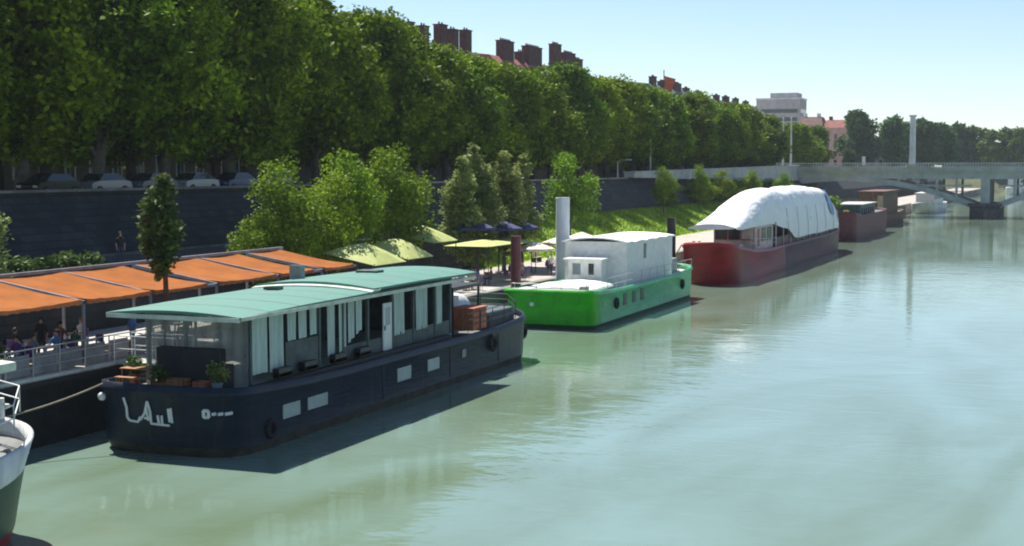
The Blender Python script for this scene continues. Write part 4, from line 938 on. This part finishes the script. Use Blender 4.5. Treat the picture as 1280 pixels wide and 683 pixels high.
potted(-33.6, 213.5, 3.35, 3.0, 'bushy plant in a pot on the bow of the dark maroon barge', 'leaflime', 'rust', 12, .6)
r = small_barge(-34.5, 258, 34, 5.4, 2.2, 'brown', 'brown wooden houseboat moored close to the bridge', (4,27,6.2), 'brown', 'roof', cat='houseboat')
MB().box(1.2,2.15,3.93,3.97,2.6,5.6).build('front_door', 'tan', r)
small_barge(-39.5, 296, 30, 5.2, 1.8, 'blackp', 'dark barge moored in the shade under the first arch', (4,22,4.2), 'darkteal', 'slate')
small_barge(-33, 338, 34, 5.4, 2.0, 'offwhite', 'white boat moored beyond the bridge, seen through its arch', (5,28,4.6), 'white', 'white')
small_barge(-24, 596, 40, 6, 2.4, 'white', 'distant white riverboat near the far bank behind the bridge pier', (5,34,6.0), 'white', 'offwhite', bow=1.8)

# ------------------------------------------------------------ cars
CARS = 'cars parked on the upper quay'
def make_car():
    root = bpy.data.objects.new('parked_car', None); col.objects.link(root)
    prof = [(-2.05,.35),(-2.1,.7),(-1.95,.88),(-1.15,.98),(1.3,1.0),(2.0,.92),(2.1,.65),(2.05,.35)]
    b = MB(); rows = []
    for xx, s in ((-.82,.96),(-.86,1),(.86,1),(.82,.96)): rows.append([(xx, y_*s, z) for y_, z in prof])
    b.grid(rows, False); b.add(rows[0], [tuple(range(8))]); b.add(rows[-1], [tuple(range(7,-1,-1))]); b.box(-.8,.8,-2,2,.3,.4)
    b.add([(-.62,-.55,1.42),(.62,-.55,1.42),(.62,.95,1.4),(-.62,.95,1.4),(-.62,-.55,1.46),(.62,-.55,1.46),(.60,.95,1.44),(-.60,.95,1.44)], [(0,3,2,1),(4,5,6,7),(0,1,5,4),(1,2,6,5),(2,3,7,6),(3,0,4,7)])
    body = b.build('body', 'car_grey', root, bevel=.04)
    g = MB(); g.add([(-.8,-1.3,.97),(.8,-1.3,.97),(.8,1.7,.98),(-.8,1.7,.98),(-.63,-.58,1.43),(.63,-.58,1.43),(.62,1.0,1.41),(-.62,1.0,1.41)], [(0,1,5,4),(1,2,6,5),(2,3,7,6),(3,0,4,7)]); g.build('windows', 'glass', root)
    for xx in (-1, 1):
        for yy in (-1.3, 1.3): wh = MB().cyl((xx*.66,yy,.32),(xx*.88,yy,.32),.32,n=16).build('wheel', 'tyre', root); MB().cyl((xx*.87,yy,.32),(xx*.89,yy,.32),.19,n=12).build('rim', 'steel', wh)
        MB().box(xx*.62-.16,xx*.62+.16,-2.12,-2.06,.6,.74).build('headlight', 'glasspale', root); MB().box(xx*.66-.12,xx*.66+.12,2.06,2.12,.64,.78).build('tail_light', 'redtrim', root)
    return root
car0 = make_car(); index_kids()
body_m = {}
cars = [(-59.2,72.5,8.7,'car_black','black car parked at the left end behind the embankment parapet'),(-59.2,77.6,8.7,'car_silver','silver car second from the left behind the embankment parapet'),(-59.2,82.9,8.7,'car_grey','grey car third from the left behind the embankment parapet'),
        (-59.2,88.0,8.7,'car_white','white car left of the young tree top behind the parapet'),(-59.2,93.4,8.7,'car_blue','blue car right of the young tree top behind the parapet'),(-59.2,98.6,8.7,'car_silver','silver car left of the lime green clump behind the parapet')]
for i, (x, y, z, pm, lab) in enumerate(cars):
    o = car0 if i == 0 else copy_tree(car0)
    o.location = (x, y, z); o.name = 'parked_car'
    bd = [c for c in o.children if c.name.startswith('body')] if i else [car0.children[0]]
    for c in bpy.data.objects:
        if c.parent == o and c.name.split('.')[0] == 'body':
            c.material_slots[0].link = 'OBJECT'; c.material_slots[0].material = M[pm]
    tag(o, lab, 'car', CARS if z > 6 else 'cars parked on the ramp')

# ------------------------------------------------------------ people
def skin_person(pose):
    V = []; E = []; Rr = []
    def add(p, r, par=None):
        V.append(p); Rr.append(r)
        if par is not None: E.append((par, len(V)-1))
        return len(V)-1
    sit = pose == 'sit'
    hz = .56 if sit else .95; dz = hz-.95
    pel = add((0,0,hz), .125)
    sp = add((0,.01,hz+.2), .115, pel); ch = add((0,.0,hz+.42), .135, sp); nk = add((0,-.01,hz+.56), .055, ch); hb = add((0,-.02,hz+.64), .07, nk); hd = add((0,-.03,hz+.72), .088, hb); ht = add((0,-.02,hz+.79), .06, hd)
    add((0,-.125,hz+.69), .016, hd)
    for s in (-1, 1):
        sh = add((s*.17,0,hz+.46), .06, ch)
        if sit: el = add((s*.25,-.10,hz+.22), .043, sh); wr = add((s*.17,-.34,hz+.21), .028, el); hn = add((s*.16,-.40,hz+.21), .034, wr); fd_ = (0,-1,-.1)
        elif pose == 'walk': el = add((s*.23,.05*s,hz+.2), .043, sh); wr = add((s*.22,-.10*s-.05,hz-.02), .028, el); hn = add((s*.22,-.12*s-.06,hz-.09), .034, wr); fd_ = (0,-.15,-1)
        else: el = add((s*.24,.03,hz+.2), .043, sh); wr = add((s*.22,-.06,hz-.03), .028, el); hn = add((s*.22,-.08,hz-.1), .034, wr); fd_ = (0,-.15,-1)
        base = V[hn]
        for q, ln in enumerate((.07,.082,.078,.06)):
            off = (q-1.5)*.019
            a = add((base[0]+(off if sit else 0), base[1]+(0 if sit else off)+fd_[1]*.04, base[2]+fd_[2]*.04), .0095, hn)
            add((base[0]+(off if sit else 0)*1.1, base[1]+(0 if sit else off)+fd_[1]*(.04+ln), base[2]+fd_[2]*(.04+ln)-.012), .008, a)
        add((base[0]-s*.045, base[1]+fd_[1]*.03-.01, base[2]+fd_[2]*.03), .0105, hn)
        hp_ = add((s*.09,0,hz-.06), .095, pel)
        if sit: kn = add((s*.11,-.44,hz-.04), .062, hp_); an = add((s*.11,-.42,.09), .038, kn)
        elif pose == 'walk': kn = add((s*.10,-.12*s-.05,.50), .062, hp_); an = add((s*.10,-.26*s+.03,.09), .038, kn)
        else: kn = add((s*.10,-.02,.50), .062, hp_); an = add((s*.11,.01,.09), .038, kn)
        add((V[an][0], V[an][1]-.17, .04), .032, an)
    me = bpy.data.meshes.new('body'); me.from_pydata(V, E, []); o = bpy.data.objects.new('tmp', me); col.objects.link(o)
    sm = o.modifiers.new('s', 'SKIN'); me.skin_vertices[0].data[0].use_root = True
    for i, r in enumerate(Rr): me.skin_vertices[0].data[i].radius = (r, r)
    sb = o.modifiers.new('u', 'SUBSURF'); sb.levels = 1
    dg = bpy.context.evaluated_depsgraph_get(); m2 = bpy.data.meshes.new_from_object(o.evaluated_get(dg)); bpy.data.objects.remove(o)
    m2.name = 'body'; m2.materials.clear()
    for k in ('skin', 'navyc', 'jeans', 'shoe'): m2.materials.append(M[k])
    hx = hz
    for p in m2.polygons:
        c = p.center; z = c.z; p.use_smooth = True
        ax = abs(c.x)
        if z > hx+.57: k = 0
        elif sit:
            if c.y < -.22 and z > hx+.1: k = 0
            elif z < .13: k = 3
            elif z < hx+.05: k = 2
            else: k = 1
        else:
            if ax > .17 and z < hx+.2: k = 0
            elif z < .11: k = 3
            elif z < hx-.0: k = 2
            else: k = 1
        p.material_index = k
    hb = MB(); hc = (0, -.015, hx+.735)
    rows = []
    for i in range(6):
        t = PI*.52*i/5
        rows.append([(hc[0]+.098*math.sin(t)*math.cos(a), hc[1]+.02+.108*math.sin(t)*math.sin(a)+(.03*(1-abs(math.sin(a))) if 0 else 0), hc[2]+.105*math.cos(t)-(.07*max(0, math.sin(a))*i/5)) for a in [2*PI*k/14 for k in range(14)]])
    hb.grid(rows, True, True)
    hm = bpy.data.meshes.new('hair'); hm.from_pydata(hb.v, [], hb.f); hm.materials.append(M['hair']); 
    for p in hm.polygons: p.use_smooth = True
    fb = MB()
    for s in (-1, 1): fb.ball((s*.032,-.108,hx+.725), .011, 8, 5)
    em = bpy.data.meshes.new('eyes'); em.from_pydata(fb.v, [], fb.f); em.materials.append(M['blackp'])
    return m2, hm, em
POSE = {k: skin_person(k) for k in ('stand', 'walk', 'sit')}
def person(pose, x, y, z, rz, shirt, legs, hair, label, group, s=1.0):
    t = empty('person', (x, y, z), label, 'person', group, rz); t.scale = (s, s, s)
    bm_, hm, em = POSE[pose]
    b = bpy.data.objects.new('body', bm_); col.objects.link(b); b.parent = t
    for i, k in ((1, shirt), (2, legs)): b.material_slots[i].link = 'OBJECT'; b.material_slots[i].material = M[k]
    h = bpy.data.objects.new('hair', hm); col.objects.link(h); h.parent = t; h.material_slots[0].link = 'OBJECT'; h.material_slots[0].material = M[hair]
    e = bpy.data.objects.new('eyes', em); col.objects.link(e); e.parent = t
    return t
def make_chair():
    r = bpy.data.objects.new('chair', None); col.objects.link(r)
    MB().box(-.21,.21,-.21,.21,.43,.46).build('seat', 'purplec', r, bevel=.01); MB().box(-.2,.2,.19,.22,.55,.88).build('backrest', 'purplec', r, bevel=.01)
    for sx in (-1, 1):
        for sy in (-1, 1): MB().box(sx*.18-.015,sx*.18+.015,sy*.18-.015,sy*.18+.015,0,.43 if sy < 0 else .88).build('leg', 'steel', r)
    return r
chair0 = make_chair(); index_kids(); cfirst = [True]
def chair(x, y, z, rz, lab, grp):
    o = chair0 if cfirst[0] else copy_tree(chair0); cfirst[0] = False
    o.location = (x, y, z); o.rotation_euler = (0, 0, rz)
    for k in ('label', 'category', 'group'):
        if k in o: del o[k]
    return tag(o, lab, 'chair', grp)
seat_lab = ['front rail side', 'far side']
colors = [('navyc','navy'),('whitec','white'),('purplec','purple'),('greyc','grey'),('blackc','black'),('bluec','blue'),('greenc','green'),('brownc','brown')]
ti = 0
tabs = [(-37.9,43.6),(-37.9,45.9),(-37.9,48.4),(-39.9,44.6),(-39.9,47.2),(-39.9,50.0),(-38.0,55.0),(-38.0,59.0)]
tname = ['near the large shrub by the terrace rail','in the middle of the terrace rail','by the gangway end of the rail','in the back row behind the shrub','in the middle of the back row','in the back row towards the young tree','just right of the young tree','towards the far end of the awnings']
for k, ((x, y), tn) in enumerate(zip(tabs, tname)):
    table(x, y, DZ, 'square white table '+tn, 0, 'offwhite', .75, .75, .74, 'terrace tables under the awnings')
    for j, (dy, rz) in enumerate(((-.72, PI), (.72, 0))):
        side = 'nearer the camera' if j == 0 else 'farther from the camera'
        chair(x, y+dy, DZ, rz, 'purple chair %s, table %s' % ('near side' if j == 0 else 'far side', tn), 'terrace chairs under the awnings')
        if (k*2+j) % 7 == 5: continue
        c, cn = colors[(k*3+j*2) % 8]
        lg = ['jeans', 'trousers', 'khaki'][(k+j) % 3]
        person('sit', x, y+dy*.95, DZ-.03, rz, c, lg, 'hair' if (k+j) % 3 else 'hairfair', 'seated person in %s, %s, table %s' % (cn, 'near side' if j == 0 else 'far side', tn), 'guests on the terrace', 1.0)
person('stand', -38.6, 41.9, DZ, 2.2, 'whitec', 'trousers', 'hair', 'waiter in a white shirt standing by the shrubs on the terrace', 'people standing on the terrace')
person('stand', -38.9, 46.9, DZ, .5, 'blackc', 'trousers', 'hair', 'waiter in black standing between the terrace tables', 'people standing on the terrace')
person('walk', -36.9, 50.2, DZ, -.3, 'bluec', 'khaki', 'hairfair', 'person in a blue shirt walking on the terrace near the young tree', 'people standing on the terrace')

# ---- open air bar on the lower quay with canopies
def canopy_tent(x, y, w_, d_, zt_, drop, m, lab, tilt=0, rz=0):
    t = empty('canopy', (x, y, LQ), lab, 'canopy', 'lime canopies on the lower quay', rz); h = zt_-LQ
    b = MB(); rows = []
    for i in range(9):
        u = i/8*2-1; rows.append([(u*w_/2, v_*d_/2, h-drop*max(abs(u), abs(v_))**1.3+tilt*u) for v_ in [k/4-1 for k in range(9)]])
    b.grid(rows); b.grid([[(x_,y_,z-.03) for x_,y_,z in r][::-1] for r in rows]); b.build('cloth', m, t)
    for sx in (-1, 1):
        for sy in (-1, 1): MB().cyl((sx*w_*.47,sy*d_*.47,0),(sx*w_*.47,sy*d_*.47,h-drop*.93+tilt*sx*.94),.035,n=6).build('post', 'blackp', t)
canopy_tent(-41.6, 80.6, 3.6, 4.4, 5.8, .9, 'lime', 'lime canopy right beyond the last orange awning', -.35)
canopy_tent(-42.2, 86.6, 3.3, 4.0, 5.8, .9, 'lime', 'second lime canopy from the orange awnings', -.35)
canopy_tent(-43.4, 93.0, 3.6, 4.2, 6.4, .8, 'lime', 'tallest lime canopy, in the middle of the open air bar', -.3)
canopy_tent(-41.4, 99.2, 3.6, 6.2, 5.15, .35, 'lime', 'flat lime canopy nearest the dark red pile')
canopy_tent(-42.6, 107.4, 3.0, 3.4, 5.0, .5, 'lime', 'small lime canopy behind the dark red pile')
def parasol(x, y, r, h, m, lab, grp, z=LQ):
    t = empty('parasol', (x, y, z), lab, 'parasol', grp)
    MB().cyl((0,0,.05),(0,0,h+.1),.035,n=8).build('pole', 'blackp', t); MB().cyl((0,0,0),(0,0,.1),.28,n=14).build('base', 'greyc', t)
    b = MB(); n = 8; v = [(0,0,h)]+[(r*math.cos(2*PI*k/n), r*math.sin(2*PI*k/n), h-r*.35) for k in range(n)]+[(r*1.0*math.cos(2*PI*k/n), r*1.0*math.sin(2*PI*k/n), h-r*.35-.18) for k in range(n)]
    b.add(v, [(0,1+k,1+(k+1)%n) for k in range(n)]+[(1+k,9+k,9+(k+1)%n,1+(k+1)%n) for k in range(n)]); b.build('cloth', m, t)
for x, y, h, lab in [(-44.2,103.5,4.6,'navy parasol at the left of the group under the slender trees'),(-43.6,107.8,4.4,'navy parasol in the middle of the group under the slender trees'),(-43.9,112.2,4.3,'navy parasol at the right of the group under the slender trees')]:
    parasol(x, y, 2.1, h, 'bluecloth', lab, 'navy parasols')
for x, y, lab in [(-40.6,108.4,'cream parasol left of the pale mooring pile'),(-41.8,117.5,'cream parasol on the paving right of the pale mooring pile'),(-42.8,126.5,'cream parasol at the foot of the grass bank behind the white deckhouse')]:
    parasol(x, y, 1.6, 2.6, 'cream', lab, 'cream parasols')
bt = [(-39.8,84.5),(-40.6,88.8),(-39.6,92.2),(-40.4,96.4),(-39.6,100.6),(-40.8,104.6),(-39.8,110.2),(-41.2,116.6)]
bn = ['first in line','second in line','third in line','fourth in line','fifth in line','sixth in line','seventh in line','last in line']
for k, ((x, y), tn) in enumerate(zip(bt, bn)):
    table(x, y, LQ, 'pale bar table '+tn, .3*k, 'offwhite' if k % 2 else 'wood', .8, .8, .74, 'tables of the quay bar')
    for j, (dx, dy) in enumerate(((-.1,-.75), (.1,.75), (.85,0))):
        chair(x+dx, y+dy, LQ, [PI, 0, -PI/2][j], 'chair, %s side, bar table %s' % (['near','far','river'][j], tn), 'chairs of the quay bar')
        if (k+j) % 3 == 1: continue
        c, cn = [('pinkc','pink'),('tealc','teal'),('redc','red'),('yellowc','yellow'),('whitec','white'),('brownc','brown'),('bluec','blue')][(k*2+j*3) % 7]
        person('sit', x+dx, y+dy*.95, LQ-.03, [PI, 0, -PI/2][j], c, 'jeans' if j else 'khaki', 'hair' if (k+j) % 2 else 'hairfair', 'seated person in %s, %s side, bar table %s' % (cn, ['near','far','river'][j], tn), 'guests of the quay bar')
for x, y, pose, c, cn, rz, wh in [(-38.7,82.3,'stand','tealc','teal',1.2,'standing under the first lime canopy'),(-38.9,87.0,'walk','yellowc','orange yellow',.2,'walking past the second lime canopy'),(-38.4,98.3,'stand','redc','red',2.5,'standing on the quay left of the red pile'),
      (-38.6,106.6,'walk','whitec','white',0,'walking towards the camera by the red pile'),(-39.3,114.8,'walk','pinkc','pink',3.1,'walking away beyond the pale pile'),(-40.3,121.6,'stand','whitec','white',1,'standing at the quay edge beyond the pale pile'),(-41.2,128.0,'walk','bluec','blue',3,'walking below the grass bank behind the white deckhouse'),
      (-43.4,137.5,'walk','redc','red',0,'walking near the black pile on the lower quay'),(-42.1,150.5,'stand','whitec','white',1,'standing beyond the black pile on the lower quay'),(-49.2,66.0,'stand','blackc','black',.8,'standing in the shade on the ramp behind the awnings')]:
    person(pose, x, y, 5.2 if x < -48 and y < 70 else LQ, rz, c, 'jeans', 'hair', 'person in a %s top %s' % (cn, wh), 'people strolling on the lower quay')
def bench(x, y, z, lab, rz=PI/2):
    t = empty('park_bench', (x, y, z), lab, 'bench', 'benches on the lower quay', rz)
    MB().box(-.9,.9,-.25,.2,.41,.45).build('seat', 'tan', t); MB().box(-.9,.9,.2,.24,.5,.85).build('backrest', 'tan', t)
    for sx in (-.7, .7): MB().box(sx-.04,sx+.04,-.22,.24,0,.41).build('leg', 'blackp', t)
for x, y, lab in [(-45.6,122,'pale bench at the foot of the grass bank, nearest the slender trees'),(-45.6,133,'pale bench at the foot of the grass bank below the round tree'),(-45.6,148,'pale bench at the foot of the grass bank beyond the black pile'),(-45.6,164,'farthest pale bench at the foot of the grass bank')]: bench(x, y, LQ, lab)
# low hedge on the ramp's edge behind the awnings
hd = crown_mesh(77, [(0, k*1.1, .35+.1*math.sin(k*2.1), .7, .9, .5) for k in range(22)], 9000, .14, 'hedge'); hd.materials.append(M['leafdark'])
o = bpy.data.objects.new('hedge', hd); col.objects.link(o); o.location = (-49.0, 40, 5.2); tag(o, 'low dark hedge on the ramp edge behind the orange awnings', 'hedge')

# ------------------------------------------------------------ haze over the whole scene
b = MB(); b.box(-880, 1480, -190, 3380, -3.0, 52)
hz_ = bpy.data.materials.new('haze air'); hz_.use_nodes = True; hz_.node_tree.nodes.clear()
ho = hz_.node_tree.nodes.new('ShaderNodeOutputMaterial'); pv = hz_.node_tree.nodes.new('ShaderNodeVolumePrincipled')
pv.inputs['Color'].default_value = (.80, .90, 1, 1); pv.inputs['Density'].default_value = .00011; pv.inputs['Anisotropy'].default_value = .2
hz_.node_tree.links.new(pv.outputs[0], ho.inputs['Volume'])
o = b.build('haze', hz_); o['kind'] = 'stuff'
